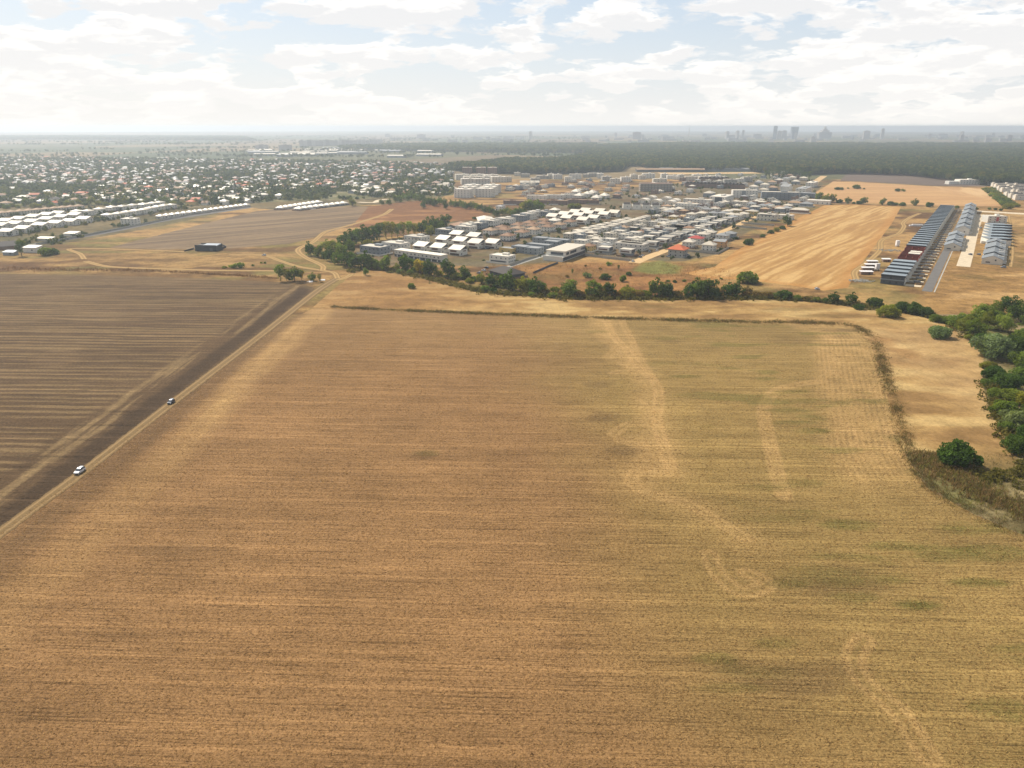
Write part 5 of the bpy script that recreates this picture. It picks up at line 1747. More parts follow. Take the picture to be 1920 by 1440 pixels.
t['label'] = 'white house with small pyramid roof beside the light green trees'
# blue-white apartment pair
fam = []
for px, py in ((866, 371), (874, 366), (882, 362), (906, 370), (913, 366), (919, 362)):
    fam.append(block(px, py, 'blue white stepped apartment blocks', 30, 22, 15, 'apartment_block', 'white', 'r_white', rot=U_ROT + .25, floors=5, front=5, right=4))
rank(fam, 842, 392, 'blue white five-storey stepped apartment block', 'the brown hill meadow')
fam = [block(px, py, 'brown tower blocks at the forest edge', 24, 20, 22, 'tower_block', 'brownwall', 'r_pale', rot=0, floors=6, front=4, right=3) for px, py in ((876, 331), (902, 331), (923, 331))]
rank(fam, 842, 330, 'dark brown tower block before the forest', 'the suburb')
fam = [block(px, py, 'cream flats below the brown towers', 34, 18, 12, 'apartment_block', 'offwhite', 'r_white', rot=.2, floors=3, front=5, right=3) for px, py in ((868, 337), (884, 341), (897, 337), (910, 341), (922, 338), (936, 342), (880, 346), (905, 346))]
rank(fam, 876, 331, 'cream apartment house below brown towers', 'the brown tower blocks')
fam = [gabled_duplex(980 + i * 8.8, 348, 'four grey gabled houses', 11, 16, 'grey', 'r_pale', 'dgrey', rot=0, h=6, rise=3.5, wins=False) for i in range(4)]
rank(fam, 960, 345, 'grey gabled house in a row of four', 'the cream flats')
# new blocks along the forest edge
fam = []
for i in range(30):
    px = 955 + i * 15.5 + random.uniform(-4, 4)
    fam.append(block(px, random.choice([330, 332, 335, 338, 341]) + (0 if px < 1150 else 4) + random.uniform(-1, 1), 'new flats along the forest', random.choice([16, 22, 30]), 14, random.choice([8, 9, 11]), 'new_block',
                     random.choice(['white', 'white', 'offwhite', 'concrete']), 'r_pale', rot=random.choice([0, -.1, .1]), floors=3, front=4, right=2))
rank(fam, 1176, 391, 'new pale apartment house before the forest', 'the white cube row')
t = block(1230, 359, None, 62, 22, 14, 'concrete_skeleton', 'concrete', 'r_grey', rot=-.05, floors=4, front=10, right=4, label='open concrete building skeleton on the construction site', top=False)
for k_ in range(5):
    part(t, 'slab', box(64, 24, .5, 'brownwall', 'slab'), (0, 0, k_ * 3.6 + .1))
# dark brown terrace rows
for (x0, y0, x1, y1, n, lb) in ((1296, 351, 1342, 352, 8, 'the earth mound'), (1348, 352, 1396, 354, 8, 'the four-storey apartments'), (1322, 341, 1368, 341, 7, 'the forest road')):
    fam = []
    for i in range(n):
        px, py = x0 + (x1 - x0) * i / (n - 1), y0 + (y1 - y0) * i / (n - 1)
        fam.append(gabled_duplex(px, py, f'dark brown row houses by {lb}', 9, 14, 'brownwall', 'r_dark', 'r_dark', rot=math.pi / 2 - .05, h=8, rise=3.5, wins=False, name='brown_row_house'))
    rank(fam, x0, y0, f'dark brown gabled row house by {lb}', 'the concrete skeleton')
# low long sheds before the forest
for px, py, w, h, lb, wl, rf in ((1256, 322, 190, 6, 'long tan-roofed shed standing before the forest', 'dgrey', 'r_tan'), (1345, 321, 330, 6, 'very long grey-roofed shed standing before the forest', 'grey', 'r_grey'),
                                 (1188, 309, 80, 7, 'pale hall in the clearing at the forest road', 'offwhite', 'r_white'), (1420, 319, 45, 5, 'small white shed at the end of the long grey shed', 'white', 'r_white')):
    x, y = ground_point(px, py)
    t = thing('long_shed', x, y, 0, lb, 'shed')
    part(t, 'wall', box(w, 24, h, wl, 'wall'))
    part(t, 'roof', gable(w, 24, 3.5, rf, 1.0), (0, 0, h))
for px, py, w, lb in ((1462, 330, 40, 'pale ruin walls among the tall pines, nearer the forest road'), (1490, 328, 50, 'pale ruin walls among the tall pines, beside the lane'), (1510, 323, 40, 'white hall roof showing behind the tall pines')):
    block(px, py, None, w, 14, 11, 'ruined_hall', 'offwhite', 'r_pale', rot=0, floors=3, front=5, right=2, label=lb, top=False)
for i in range(14):
    tree(1436 + i * 6.2, 334 + random.uniform(-3, 3), 9, 'tall', 'far', 'tall dark pine standing among pale ruins before the forest', 'pines among the ruins', 1.0)
# street houses running up to the forest
fam = [hip_house(px, py, 'pale houses on the road to the forest', 16, 14, 6.5, 3, ('white', 'offwhite', 'grey')[i % 3], ('r_pale', 'r_tan', 'r_pale', 'r_grey')[i % 4], front=2, right=2, chim=False, name='street_house')
       for i, (px, py) in enumerate(((1432, 352), (1446, 347), (1459, 343), (1472, 340), (1484, 338), (1447, 358), (1430, 362), (1468, 350), (1490, 346), (1478, 334), (1505, 339), (1421, 348), (1411, 356), (1456, 333), (1468, 329)))]
rank(fam, 1527, 345, 'pale house on the road to the forest', 'the straw field corner')

# infill houses between the known ones
INFILL = plan([(1040, 462), (1100, 440), (1200, 405), (1260, 385), (1330, 378), (1420, 372), (1500, 368), (1520, 374), (1480, 398), (1400, 408), (1330, 440), (1280, 460), (1200, 468), (1110, 474)])
INFILL2 = plan([(930, 400), (1000, 385), (1160, 372), (1270, 366), (1400, 352), (1500, 340), (1500, 330), (1300, 330), (1150, 336), (960, 345), (930, 360), (950, 375)])
rs = np.random.default_rng(606)
foot = [np.array(f) for f in FOOT]
fams = {'a': [], 'b': []}
for key, poly, pu, pv, gap, cap in (('a', INFILL, 12.5, 13.5, 12.0, 79), ('b', INFILL2, 30, 24, 17, 79)):
    c0 = poly.mean(0)
    cand = []
    for iu in range(-60, 60):
        for iv in range(-60, 60):
            p = c0 + U_DIR * iu * pu + V_DIR * iv * pv + rs.uniform(-1.5, 1.5, 2)
            if inside(p[:1], p[1:], poly)[0]:
                cand.append(p)
    rs.shuffle(cand)
    print('infill candidates', key, len(cand))
    for p in cand:
        if len(fams[key]) >= cap:
            break
        if min(np.hypot(*(p - f)) for f in foot) < gap:
            continue
        foot.append(p)
        if rs.random() < .5:
            t = hip_house(0, 0, 'pale-roofed infill houses of the estate' if key == 'a' else 'infill houses behind the estate', 11, 10.5, 5.6 if rs.random() < .7 else 3.4, 2.2, ('white', 'offwhite', 'white', 'yellow', 'brownwall')[int(rs.integers(0, 5))], ('r_pale', 'r_grey', 'r_tan', 'r_brown', 'r_pale')[int(rs.integers(0, 5))], front=2, right=2, chim=True, name='infill_house')
        else:
            t = flat_house(0, 0, 'pale-roofed infill houses of the estate' if key == 'a' else 'infill houses behind the estate', 11.5, 10.5, 6.0, ('white', 'grey', 'offwhite', 'brownwall')[int(rs.integers(0, 4))], ('r_pale', 'r_grey', 'r_white')[int(rs.integers(0, 3))], front=3, right=2, name='infill_house')
        t.location.x, t.location.y = p
        fams[key].append(t)
FOOT[:] = [tuple(f) for f in foot]
rank(fams['a'], 1267, 480, 'small pale infill house in the estate', 'the orange pyramid roof')
rank(fams['b'], 1230, 359, 'small infill house behind the estate', 'the concrete skeleton')

# ------------------------------------------------------------------ the terraces in the east
S_, E_ = np.array(ground_point(1672, 533.5)), np.array(ground_point(1775, 392.5))
LT = float(np.linalg.norm(E_ - S_))
UT = (E_ - S_) / LT
VT = np.array([UT[1], -UT[0]])
ROT_T = math.atan2(UT[1], UT[0]) - math.pi / 2
N_T, PITCH_T = 36, LT / 36
fam_r, fam_b, fam_n = [], [], []
for i in range(N_T):
    c = S_ + UT * (i + .5) * PITCH_T
    if 5 <= i < 10:
        t = thing('brick_shell_house', c[0], c[1], ROT_T, 'shell', 'house', 'roofless brick shells in the terrace')
        hgt = (4.2, 5.2, 5.6, 4.6, 6.0)[i - 5]
        part(t, 'floor_slab', box(17, PITCH_T - .1, .4, 'brownwall', 'floor_slab'))
        for nm, w, d, x, y in (('wall', 17, .35, 0, -PITCH_T / 2 + .2), ('wall', 17, .35, 0, PITCH_T / 2 - .4), ('wall', .35, PITCH_T - .8, -8.3, 0), ('wall', .35, PITCH_T - .8, 8.3, 0),
                               ('partition', .3, PITCH_T - .8, -2.5, 0), ('partition', 5.6, .3, -5.4, 1.5), ('partition', .3, PITCH_T * .5, 3.0, -2), ('partition', 4.8, .3, 5.6, 2.5)):
            part(t, nm, box(w, d, hgt if nm == 'wall' else hgt - .6, 'brick', nm), (x, y, .4))
        if i in (7, 8):
            part(t, 'ceiling_slab', box(10, PITCH_T * .5, .4, 'offwhite', 'ceiling_slab'), (2.5, 2.5, hgt - .1))
        fam_b.append(t)
    else:
        wl = 'dgrey' if i < 5 else 'grey'
        t = thing('terrace_house', c[0], c[1], ROT_T, 'terrace', 'house', 'grey-roofed terrace houses in the long row')
        part(t, 'wall', box(17, PITCH_T - .02, 6.0, wl, 'wall'))
        part(t, 'roof', mono(17, PITCH_T - .9, 1.7, .4, 'r_slate', .35), (0, .2, 6.0))
        part(t, 'shade_step_wall', box(17.9, .3, 1.3, 'black', 'shade_step_wall'), (0, -PITCH_T / 2 + .12, 6.1))  # step face in shade, its darkness put into the black colour
        part(t, 'side_wall', box(.3, PITCH_T - 1.0, 6.4, 'white', 'side_wall'), (8.62, 0, 0))
        if i == 0 or i < 12:
            part(t, 'window', box(.2, 2.2, 1.4, 'glass', 'window'), (8.85, 2.0, 3.8))
            part(t, 'window', box(.2, 2.2, 1.4, 'glass', 'window'), (8.85, -3.0, 3.8))
        if i == 0:
            part(t, 'eave_band', box(18, .5, .7, 'r_slate', 'eave_band'), (0, -PITCH_T / 2 - .2, 3.4))
            for x in (-6, -1.5, 3, 6.8):
                part(t, 'window', box(1.3, .2, 1.3, 'glass', 'window'), (x, -PITCH_T / 2 - .06, 1.0))
                if x in (-1.5, 6.8):
                    part(t, 'window', box(1.4, .2, 2.0, 'glass', 'window'), (x, -PITCH_T / 2 - .06, 4.4))
            t['label'] = 'dark end house with window front closing the long terrace'
        else:
            (fam_n if i < 5 else fam_r).append(t)
    part(t, 'party_fin', box(1.8, .4, 5.6, 'white', 'party_fin'), (9.6, PITCH_T / 2 - .3, 0))
    part(t, 'garden_wall', box(10.6, .25, .9, 'concrete', 'garden_wall'), (15.9, PITCH_T / 2 - .3, 0))
    part(t, 'parking_bay', box(11.5, PITCH_T * .42, .12, 'pave', 'parking_bay'), (15.0, -PITCH_T * .26, 0))
    if i % 7 != 3:
        part(t, 'shade_slab', box(5.0, PITCH_T * .30, .3, 'black', 'shade_slab'), (16.6, PITCH_T * .24, 2.2))  # black slab added for the dark shadow and car spots beside the row
        part(t, 'shade_slab_post', box(.3, .3, 2.2, 'black', 'shade_slab_post'), (19.4, 2.2, 0))
        part(t, 'shade_slab_post', box(.3, .3, 2.2, 'black', 'shade_slab_post'), (15.0, 2.2, 0))
E0 = (1672, 533)
rank(fam_n, *E0, 'grey-roofed terrace house', 'the dark end house')
rank(fam_b, *E0, 'roofless red brick terrace shell', 'the dark end house')
rank(fam_r, *E0, 'grey-roofed house beyond the brick shells', 'the dark end house')
ribbon('street', [S_ + VT * 26 + UT * s for s in np.linspace(-14, LT + 10, 60)], 7.0, 0.09, MT['asphalt'])
ribbon('kerb_strip', [S_ + VT * 31 + UT * s for s in np.linspace(-14, LT * .8, 60)], 0.9, 0.12, MT['concrete'])


def gable_row(p0, p1, n, span, wall, roof, group, name, step_h=1.1, h=5.0, rise=3.4):
    a, b = np.array(ground_point(*p0)), np.array(ground_point(*p1))
    u = (b - a) / np.linalg.norm(b - a)
    pit = float(np.linalg.norm(b - a)) / n
    rot = math.atan2(u[1], u[0])
    out = []
    for i in range(n):
        c = a + u * pit * (i + .5)
        t = thing(name, c[0], c[1], rot, 'row house', 'house', group)
        dz = step_h * (i % 2)
        part(t, 'wall', box(pit - .1, span, h, wall, 'wall'))
        part(t, 'roof', gable(round(pit - 1.6, 2), span, rise, roof, .6), (0, 0, h + dz))
        part(t, 'gable_wall', gable_end(span, rise + dz, wall if i == 0 else 'dgrey'), (-pit / 2 + .35, 0, h))
        part(t, 'dormer_panel', box(1.6, span * .5, .5, 'white', 'dormer_panel'), (0, -span * .28, h + dz + rise * .55))
        part(t, 'porch', box(3.0, 3.0, 2.6, 'white', 'porch'), (0, -span / 2 - 1.4, 0))
        if i == 0:
            part(t, 'window', box(.2, 3.5, 1.0, 'glass', 'window'), (-pit / 2 - .02, span * .2, 1.4))
            part(t, 'window', box(.2, 1.2, 1.3, 'glass', 'window'), (-pit / 2 - .02, -span * .15, 3.4))
        out.append(t)
    return out


rank(gable_row((1803, 441), (1818, 395), 10, 13.5, 'white', 'r_steel', 'white gabled row beside the terraces', 'gabled_row_house', h=7.5), 1803, 441, 'white gabled row house', 'the white end gable')
rank(gable_row((1784, 470), (1792, 447), 4, 14.5, 'offwhite', 'r_steel', 'short row of pale gabled houses', 'gabled_row_house', h=4.5), 1784, 470, 'low pale gabled house by the paved street', 'the weedy plot')
rank(gable_row((1859, 496), (1866, 462), 6, 16.5, 'offwhite', 'r_steel', 'pale gabled houses in the eastern row', 'gabled_row_house', h=4.5), 1859, 496, 'pale gabled house in the eastern row', 'the weedy plot')
a, b = np.array(ground_point(1865, 460)), np.array(ground_point(1870, 428))
fam = []
for i in range(6):
    c = a + (b - a) * (i + .5) / 6
    pit = float(np.linalg.norm(b - a)) / 6
    t = thing('terrace_house', c[0], c[1], -.24, '', 'house', 'grey terrace houses in the eastern row')
    part(t, 'wall', box(20, pit - .02, 5.6, 'white', 'wall'))
    part(t, 'roof', mono(20, round(pit - .9, 2), 2.0, .4, 'r_slate', .3), (0, .2, 5.6))
    part(t, 'shade_step_wall', box(20.8, .3, 1.8, 'black', 'shade_step_wall'), (0, -pit / 2 + .1, 5.65))  # black colour stands for the shade on each roof step
    part(t, 'porch', box(4, 3, 2.6, 'white', 'porch'), (-12, 0, 0))
    part(t, 'garden_wall', box(9, .25, 2.2, 'dgrey', 'garden_wall'), (14.6, pit / 2 - .3, 0))
    fam.append(t)
rank(fam, 1866, 425, 'white grey-roofed house in the eastern terrace', 'the modern white house')
ribbon('paved_street', smooth_line(plan([(1806, 500), (1815, 470), (1826, 430), (1837, 402)]), 8), 11.0, 0.10, MT['pave'])
ribbon('paved_street', smooth_line(plan([(1795, 394), (1850, 397), (1920, 401), (1990, 404)]), 8), 22.0, 0.13, MT['pave'])
t = block(1869, 418, None, 24, 16, 8.5, 'modern_house', 'white', 'r_pale', rot=-.1, floors=3, front=4, right=2, label='modern white house with red brown panel north of the eastern terrace', cat='house')
part(t, 'brown_panel', box(3.2, .3, 5.5, 'r_red', 'brown_panel'), (0, -8.15, 2.0))
t = block(1818, 346, None, 44, 22, 10, 'country_house', 'white', 'r_white', rot=0, floors=3, front=7, right=3, label='large white house standing alone before the forest', cat='house')
part(t, 'side_wing', box(22, 16, 6.5, 'white', 'side_wing'), (-33, 0, 0))
EE = crop(1760, 300, 9, [(960, 400), (1020, 425), (1070, 450), (1120, 490), (1180, 520), (1280, 470), (1360, 490), (1240, 430), (1400, 440), (1200, 395), (1420, 400), (1260, 600), (1340, 620), (1420, 650), (1250, 520), (1370, 550), (1440, 560)], 3)
fam = []
for i, (px, py) in enumerate(EE):
    t = flat_house(px, py, 'white houses with dark roof bands in the east estate', 20, 15, 7.0, 'white', 'r_grey', rot=-.1, front=2, right=1, name='estate_house', step_=False)
    part(t, 'roof_band', box(20.4, 6, 1.0, 'r_dark', 'roof_band'), (0, 1.5, 7.2))
    part(t, 'tower_end', box(3.4, 5, 9.2, 'r_white', 'tower_end'), (-10.8, -4.0, 0))
    fam.append(t)
rank(fam, 1846, 356, 'white house with dark roof band', 'the lone white house before the forest')
hip_house(1860, 341, 'big roofs at the forest edge', 26, 20, 5, 4, 'offwhite', 'r_tan', rot=0, name='large_villa')['label'] = 'villa with tan hipped roof at the forest edge'
hip_house(1907, 346, 'big roofs at the forest edge', 34, 24, 7, 7, 'white', 'r_pale', rot=0, name='large_villa')['label'] = 'big white villa with pale hipped roof at the forest edge'

# building site beside the terraces
for k_, (px, py, w) in enumerate(crop(1600, 380, 8, [(280, 915, 9), (250, 965, 9), (212, 1015, 10), (190, 1075, 10), (490, 885, 7)])):
    x, y = ground_point(px, py)
    t = thing('site_hut', x, y, -.05, '', 'hut', 'huts of the building site')
    part(t, 'wall', box(w, 3.4, 2.4, 'brownwall', 'wall'))
    part(t, 'roof', mono(w, 3.6, .2, .6, 'tarp', .4), (0, 0, 2.4))
    part(t, 'door', box(1, .12, 1.9, 'door', 'door'), (w * .2, -1.76, 0))
    t['label'] = ('low site hut with white roof, farthest from the tyre track bend', 'low site hut with white roof, second in the row of huts', 'low site hut with white roof, third in the row of huts',
                  'largest site hut with white roof beside the rubble heap', 'single site hut apart from the row near the brick shells')[k_]
for px, py, lb in ((1644, 507, 'white silo beside the row of site huts'), (1682, 462, 'white silo beside the far brick shells')):
    x, y = ground_point(px, py)
    t = thing('silo', x, y, 0, lb, 'silo', 'white silos of the building site')
    part(t, 'tank', box(3.2, 3.0, 5.2, 'tarp', 'tank'), (0, 0, 1.0))
    for sx in (-1, 1):
        part(t, 'leg', box(.25, 2.6, 1.0, 'steel', 'leg'), (sx * 1.3, 0, 0))
x, y = ground_point(1717, 424)
t = thing('material_stack', x, y, -.1, 'stack of white wrapped building panels beside the terraces', 'stack')
part(t, 'bundle', box(16, 3.0, 1.4, 'tarp', 'bundle'))
part(t, 'bundle', box(13, 3.0, 1.0, 'tarp', 'bundle'), (2, .2, 1.4))
rs = np.random.default_rng(88)
for (px, py, lb) in ((1617, 527, 'grey rubble heap below the row of site huts'), (1670, 470, 'scattered planks and rubble beside the brick shells')):
    x, y = ground_point(px, py)
    V, F = [], []
    for k_ in range(90):
        cx, cy_ = x + rs.normal() * 5, y + rs.normal() * 4
        s, h = rs.uniform(.3, 1.1), rs.uniform(.2, .8)
        a_ = rs.random() * 3
        b0 = len(V)
        for zz in (0.05, h):
            for q in range(4):
                V.append((cx + s * math.cos(a_ + q * 1.57), cy_ + s * .6 * math.sin(a_ + q * 1.57), zz))
        F += [(b0 + 4, b0 + 5, b0 + 6, b0 + 7)] + [(b0 + q, b0 + (q + 1) % 4, b0 + 4 + (q + 1) % 4, b0 + 4 + q) for q in range(4)]
    link('rubble_heap', py_mesh('rubble_heap', V, F, 'concrete'), kind='stuff', label=lb, category='rubble')

# ------------------------------------------------------------------ lanes in the estate
ribbon('dirt_lane', smooth_line(plan([(1188, 493), (1215, 482), (1245, 471), (1262, 465), (1290, 452)]), 6), [12, 11, 9, 7], 0.11, MT['dirt'])
ribbon('dirt_lane', smooth_line(plan([(1330, 443), (1370, 428), (1400, 414), (1420, 405), (1440, 398)]), 6), 9, 0.11, MT['dirt'])
ribbon('dirt_lane', smooth_line(plan([(1255, 413), (1275, 406), (1290, 402)]), 6), 9, 0.11, MT['dirt'])
ribbon('lane', smooth_line(plan([(952, 501), (985, 490), (1020, 479), (1040, 470)]), 6), 6, 0.11, MT['concrete'])
ribbon('dirt_lane', smooth_line(plan([(1192, 311), (1210, 316), (1232, 323)]), 20), 14, 0.11, MT['dirt'])
ribbon('gravel_yard', smooth_line(plan([(1235, 325), (1300, 325), (1420, 324)]), 20), 60, 0.12, MT['dirt'])
ribbon('dirt_lane', smooth_line(plan([(1515, 352), (1530, 340), (1545, 330)]), 15), 16, 0.12, MT['dirt'])
ribbon('lane', smooth_line(plan([(672, 379), (700, 380), (712, 375), (730, 374)]), 10), 10, 0.12, MT['pave'])
ribbon('lane', smooth_line(plan([(62, 459), (200, 436), (330, 410), (470, 389)]), 10), 13, 0.10, MT['asphalt'])

# ------------------------------------------------------------------ western settlement edge
R_W = -.20
for rows, word, g in (([(60, 495), (300, 450), (560, 395), (790, 362), (1010, 335), (1215, 298)], 'front', 'white gabled houses in the front west row'),
                      ([(180, 372), (430, 342), (660, 302), (880, 268), (1080, 236), (-40, 400)], 'second', 'white gabled houses in the second west row'),
                      ([(240, 298), (460, 262), (660, 232), (830, 212), (40, 330)], 'third', 'white gabled houses in the third west row')):
    fam = [gabled_duplex(px, py, g, 17, 13, 'white', 'r_pale', 'white', rot=R_W, h=5.2, rise=2.6, wins=False) for px, py in crop(0, 380, 8, rows, 1)]
    for o in fam:
        windows(o, 17, 13, (1.2, 3.4), 3, 2)
    rank(fam, 240, 424, f'white gabled house in the {word} west row', 'the white cube block')
L4 = crop(0, 230, 4, [(790, 728), (870, 718), (935, 706), (1000, 696), (1055, 688), (1110, 675), (1165, 664), (1215, 655), (1268, 650), (560, 700), (640, 698), (730, 682), (820, 668), (900, 662), (980, 652), (1060, 645), (1130, 636), (1180, 630)])
fam = [hip_house(px, py, 'white hip-roofed houses behind the west wall', 12, 12, 6.4, 2.2, 'white', 'r_pale' if i % 3 else 'r_white', rot=R_W, front=2, right=2, over_=.6, chim=False, name='white_hip_house') for i, (px, py) in enumerate(L4)]
rank(fam, 240, 424, 'white house with pale hipped roof', 'the white cube block')
a, b = np.array(ground_point(-20, 408)), np.array(ground_point(156, 392))
fam = []
for i in range(11):
    c = a + (b - a) * (i + .5) / 11
    t = thing('row_house', c[0], c[1], math.atan2(b[1] - a[1], b[0] - a[0]), '', 'house', 'tan-roofed terrace in the west')
    L_ = float(np.linalg.norm(b - a)) / 11
    part(t, 'wall', box(L_ - .1, 12, 5.4, 'offwhite', 'wall'))
    part(t, 'roof', hip(round(L_ - .9, 2), 12, 2.4, 'r_tan', .5), (0, 0, 5.4))
    windows(t, L_, 12, (1.0, 3.4), 3, 0)
    fam.append(t)
rank(fam, 156, 392, 'cream terrace house with tan roof', 'the white hip-roofed houses')
a, b = np.array(ground_point(296, 410)), np.array(ground_point(466, 387))
fam = []
for i in range(17):
    c = a + (b - a) * (i + .5) / 17
    fam.append(hip_house(0, 0, 'small white cottages in the strip', 8.5, 9, 3.4, 2.2, 'white', 'r_white', rot=R_W, front=2, right=1, rows=(1.0,), over_=.5, chim=False, name='cottage'))
    fam[-1].location.x, fam[-1].location.y = c
rank(fam, 240, 424, 'small white cottage in the strip', 'the white cube block')
fam = []
for r_, (p0, p1, n) in enumerate((((556, 395), (648, 383.5), 9), ((523, 393.5), (600, 381.5), 9))):
    a, b = np.array(ground_point(*p0)), np.array(ground_point(*p1))
    for i in range(n):
        c = a + (b - a) * (i + .5) / n
        o = hip_house(0, 0, 'bright-roofed bungalows on the ploughed hill', 12, 11, 3.2, 2.6, 'white', 'r_white', rot=-.35, front=2, right=1, rows=(1.0,), over_=.7, chim=False, name='bungalow')
        o.location.x, o.location.y = c
        fam.append(o)
rank(fam, 661, 386, 'bright white-roofed bungalow', 'the olive tree on the hill')
block(240, 423, None, 20, 12, 8.5, 'cube_block', 'white', 'r_white', rot=R_W, floors=3, front=4, right=2, label='plain white cube block at the long west wall')
wall_run([(68, 460), (150, 445), (262, 423), (360, 403), (470, 388)], 2.4, 'concrete', 'long grey panel wall bordering the west settlement', panel=12)
for px, py, w, d, h, wl, rf, lb in ((56, 474, 15, 9, 5, 'white', 'r_white', 'white shed with sloping white roof beside the dark tall tree'), (16, 479, 12, 6, 3, 'grey', 'steel', 'small shed with blue grey roof at the west sheds'),
                                    (130, 443, 14, 10, 3, 'white', 'r_white', 'low white flat shed inside the west wall'), (82, 452, 18, 7, 2.6, 'offwhite', 'r_pale', 'low cream shed inside the west wall end')):
    x, y = spot(px, py, d, -.15)
    t = thing('shed', x, y, -.15, lb, 'shed', 'sheds at the west wall')
    part(t, 'wall', box(w, d, h, wl, 'wall'))
    part(t, 'roof', mono(w, d, .2, 1.4, rf, .4), (0, 0, h))
    part(t, 'window', box(1.6, .16, 1.2, 'glass', 'window'), (w * .2, -d / 2 - .04, h * .4))
gabled_duplex(14, 468, 'single houses', 16, 14, 'brownwall', 'r_dark', 'offwhite', rot=.6, h=3.2, rise=4, wins=False)['label'] = 'old brown gabled house at the west sheds'
# black shed
x, y = spot(386, 471, 13, -.12)
t = thing('black_shed', x, y, -.12, 'black shed with light blue roof alone on the field edge', 'shed')
part(t, 'wall', box(23, 13, 5.2, 'black', 'wall'))
part(t, 'roof', mono(15, 9, .2, 1.0, 'steel', .2), (3.2, 1.0, 5.2))
part(t, 'gate', box(3.2, .16, 3.2, 'dgrey', 'gate'), (6, -6.55, 0))
for s in (-1, 1):
    part(t, 'parapet', box(23, .3, .9, 'black', 'parapet'), (0, s * 6.35, 5.2))
wall_run([(346, 472), (364, 467)], 1.4, 'black', 'low black fence west of the black shed', 'yard_fence', 'fence')
wall_run([(405, 471), (424, 464), (412, 459)], 1.8, 'black', 'low black yard fence east of the black shed', 'yard_fence', 'fence')

# ------------------------------------------------------------------ the suburb: nearest houses one by one, the rest as one mass
m_town, n_, o_ = new_mat('town_house')
principled(n_, o_, n_.node('ShaderNodeAttribute', attribute_name='Col').outputs[0], .6, .3)
TOWN = far_poly([(-120, 388), (60, 384), (160, 384), (330, 386), (420, 384), (480, 380), (560, 377), (660, 374), (720, 371), (770, 372), (850, 366), (852, 345), (846, 322)],
                [(900, 293), (700, 287), (500, 285), (250, 282), (-60, 282), (-300, 286)])
KEEP_OUT = [plan([(510, 398), (650, 396), (650, 376), (510, 376)]), plan([(-100, 420), (170, 420), (160, 386), (-100, 386)]), plan([(120, 420), (340, 410), (340, 381), (120, 381)])]


def town_points(sx, sy, seed):
    rs_ = np.random.default_rng(seed)
    x0, y0 = TOWN.min(0)
    x1, y1 = TOWN.max(0)
    gx, gy = np.meshgrid(np.arange(x0, x1, sx), np.arange(y0, y1, sy), indexing='ij')
    p = np.stack([gx.ravel(), gy.ravel()], 1) + rs_.uniform(-.28, .28, (gx.size, 2)) * (sx, sy)
    ok_ = inside(p[:, 0], p[:, 1], TOWN) & (p[:, 0] > -p[:, 1] * .78 - 80)
    for k__ in KEEP_OUT:
        ok_ &= ~inside(p[:, 0], p[:, 1], k__)
    return p[ok_]


hp = town_points(27, 36, 91)
hp = hp[fbm(hp[:, 0], hp[:, 1], 160, 93) > .39]
hp = hp[np.random.default_rng(5).random(len(hp)) > step(hp[:, 1], 1700, 3000) * .55]
hp = hp[np.argsort(hp[:, 1])]
n_near = 230
ROOFS = [('r_pale', 'pale grey', .36), ('r_white', 'bright white', .07), ('r_tan', 'tan', .14), ('r_brown', 'brown', .12), ('r_terra', 'orange tiled', .08), ('r_dark', 'dark', .10)]
for x, y in hp[:n_near]:
    rf, word, _ = random.choices(ROOFS, [r[2] for r in ROOFS])[0]
    wl = random.choice(['white', 'offwhite', 'white', 'grey', 'yellow'])
    w, d = random.choice([(11, 10), (13, 11), (16, 11), (12, 14), (20, 11)])
    rot = random.choice([-.3, -.25, .1, 1.2, -.6]) + random.uniform(-.08, .08)
    gb = random.random() < .35
    tall = random.random() < .4
    h = 6.0 if tall else 3.6
    ww = {'white': 'white', 'offwhite': 'cream', 'grey': 'grey', 'yellow': 'yellow'}[wl]
    t = thing('suburb_house', x, y, rot, f'{"two-storey" if tall else "single-storey"} {ww} suburb house with {word} {"gabled" if gb else "hipped"} roof among trees', 'house', f'suburb houses with {word} roofs')
    part(t, 'wall', box(w, d, h, wl, 'wall'))
    if gb:
        part(t, 'roof', gable(w, d, 2.8, rf, .5), (0, 0, h))
        part(t, 'gable_wall', gable_end(d, 2.8, wl), (w / 2 - .2, 0, h))
        part(t, 'gable_wall', gable_end(d, 2.8, wl), (-w / 2 + .2, 0, h))
    else:
        part(t, 'roof', hip(w, d, 2.6, rf, .6), (0, 0, h))
rest = hp[n_near:]
n = len(rest)
rs = np.random.default_rng(95)
w, d, h = rs.uniform(9, 18, n), rs.uniform(9, 13, n), rs.choice([3.5, 4.5, 6.2, 6.5], n)
ang = rs.choice([-.3, .1, 1.2, -.6], n) + rs.uniform(-.1, .1, n)
rise = rs.uniform(2, 3.2, n)
ux = np.array([[-1, -1, 0], [1, -1, 0], [1, 1, 0], [-1, 1, 0], [-1, -1, 1], [1, -1, 1], [1, 1, 1], [-1, 1, 1]], float)
lx = np.stack([ux[:, 0][None] * w[:, None] / 2, ux[:, 1][None] * d[:, None] / 2, ux[:, 2][None] * h[:, None]], 2)
e = .7
rx = np.stack([np.array([-1, 1, 1, -1, -.45, .45])[None] * (w / 2 + e)[:, None], np.array([-1, -1, 1, 1, 0, 0])[None] * (d / 2 + e)[:, None],
               (h + .02)[:, None] + np.array([0, 0, 0, 0, 1, 1])[None] * rise[:, None]], 2)
loc = np.concatenate([lx, rx], 1)
ca, sa = np.cos(ang)[:, None], np.sin(ang)[:, None]
V = np.stack([rest[:, 0][:, None] + loc[..., 0] * ca - loc[..., 1] * sa, rest[:, 1][:, None] + loc[..., 0] * sa + loc[..., 1] * ca, loc[..., 2]], 2)
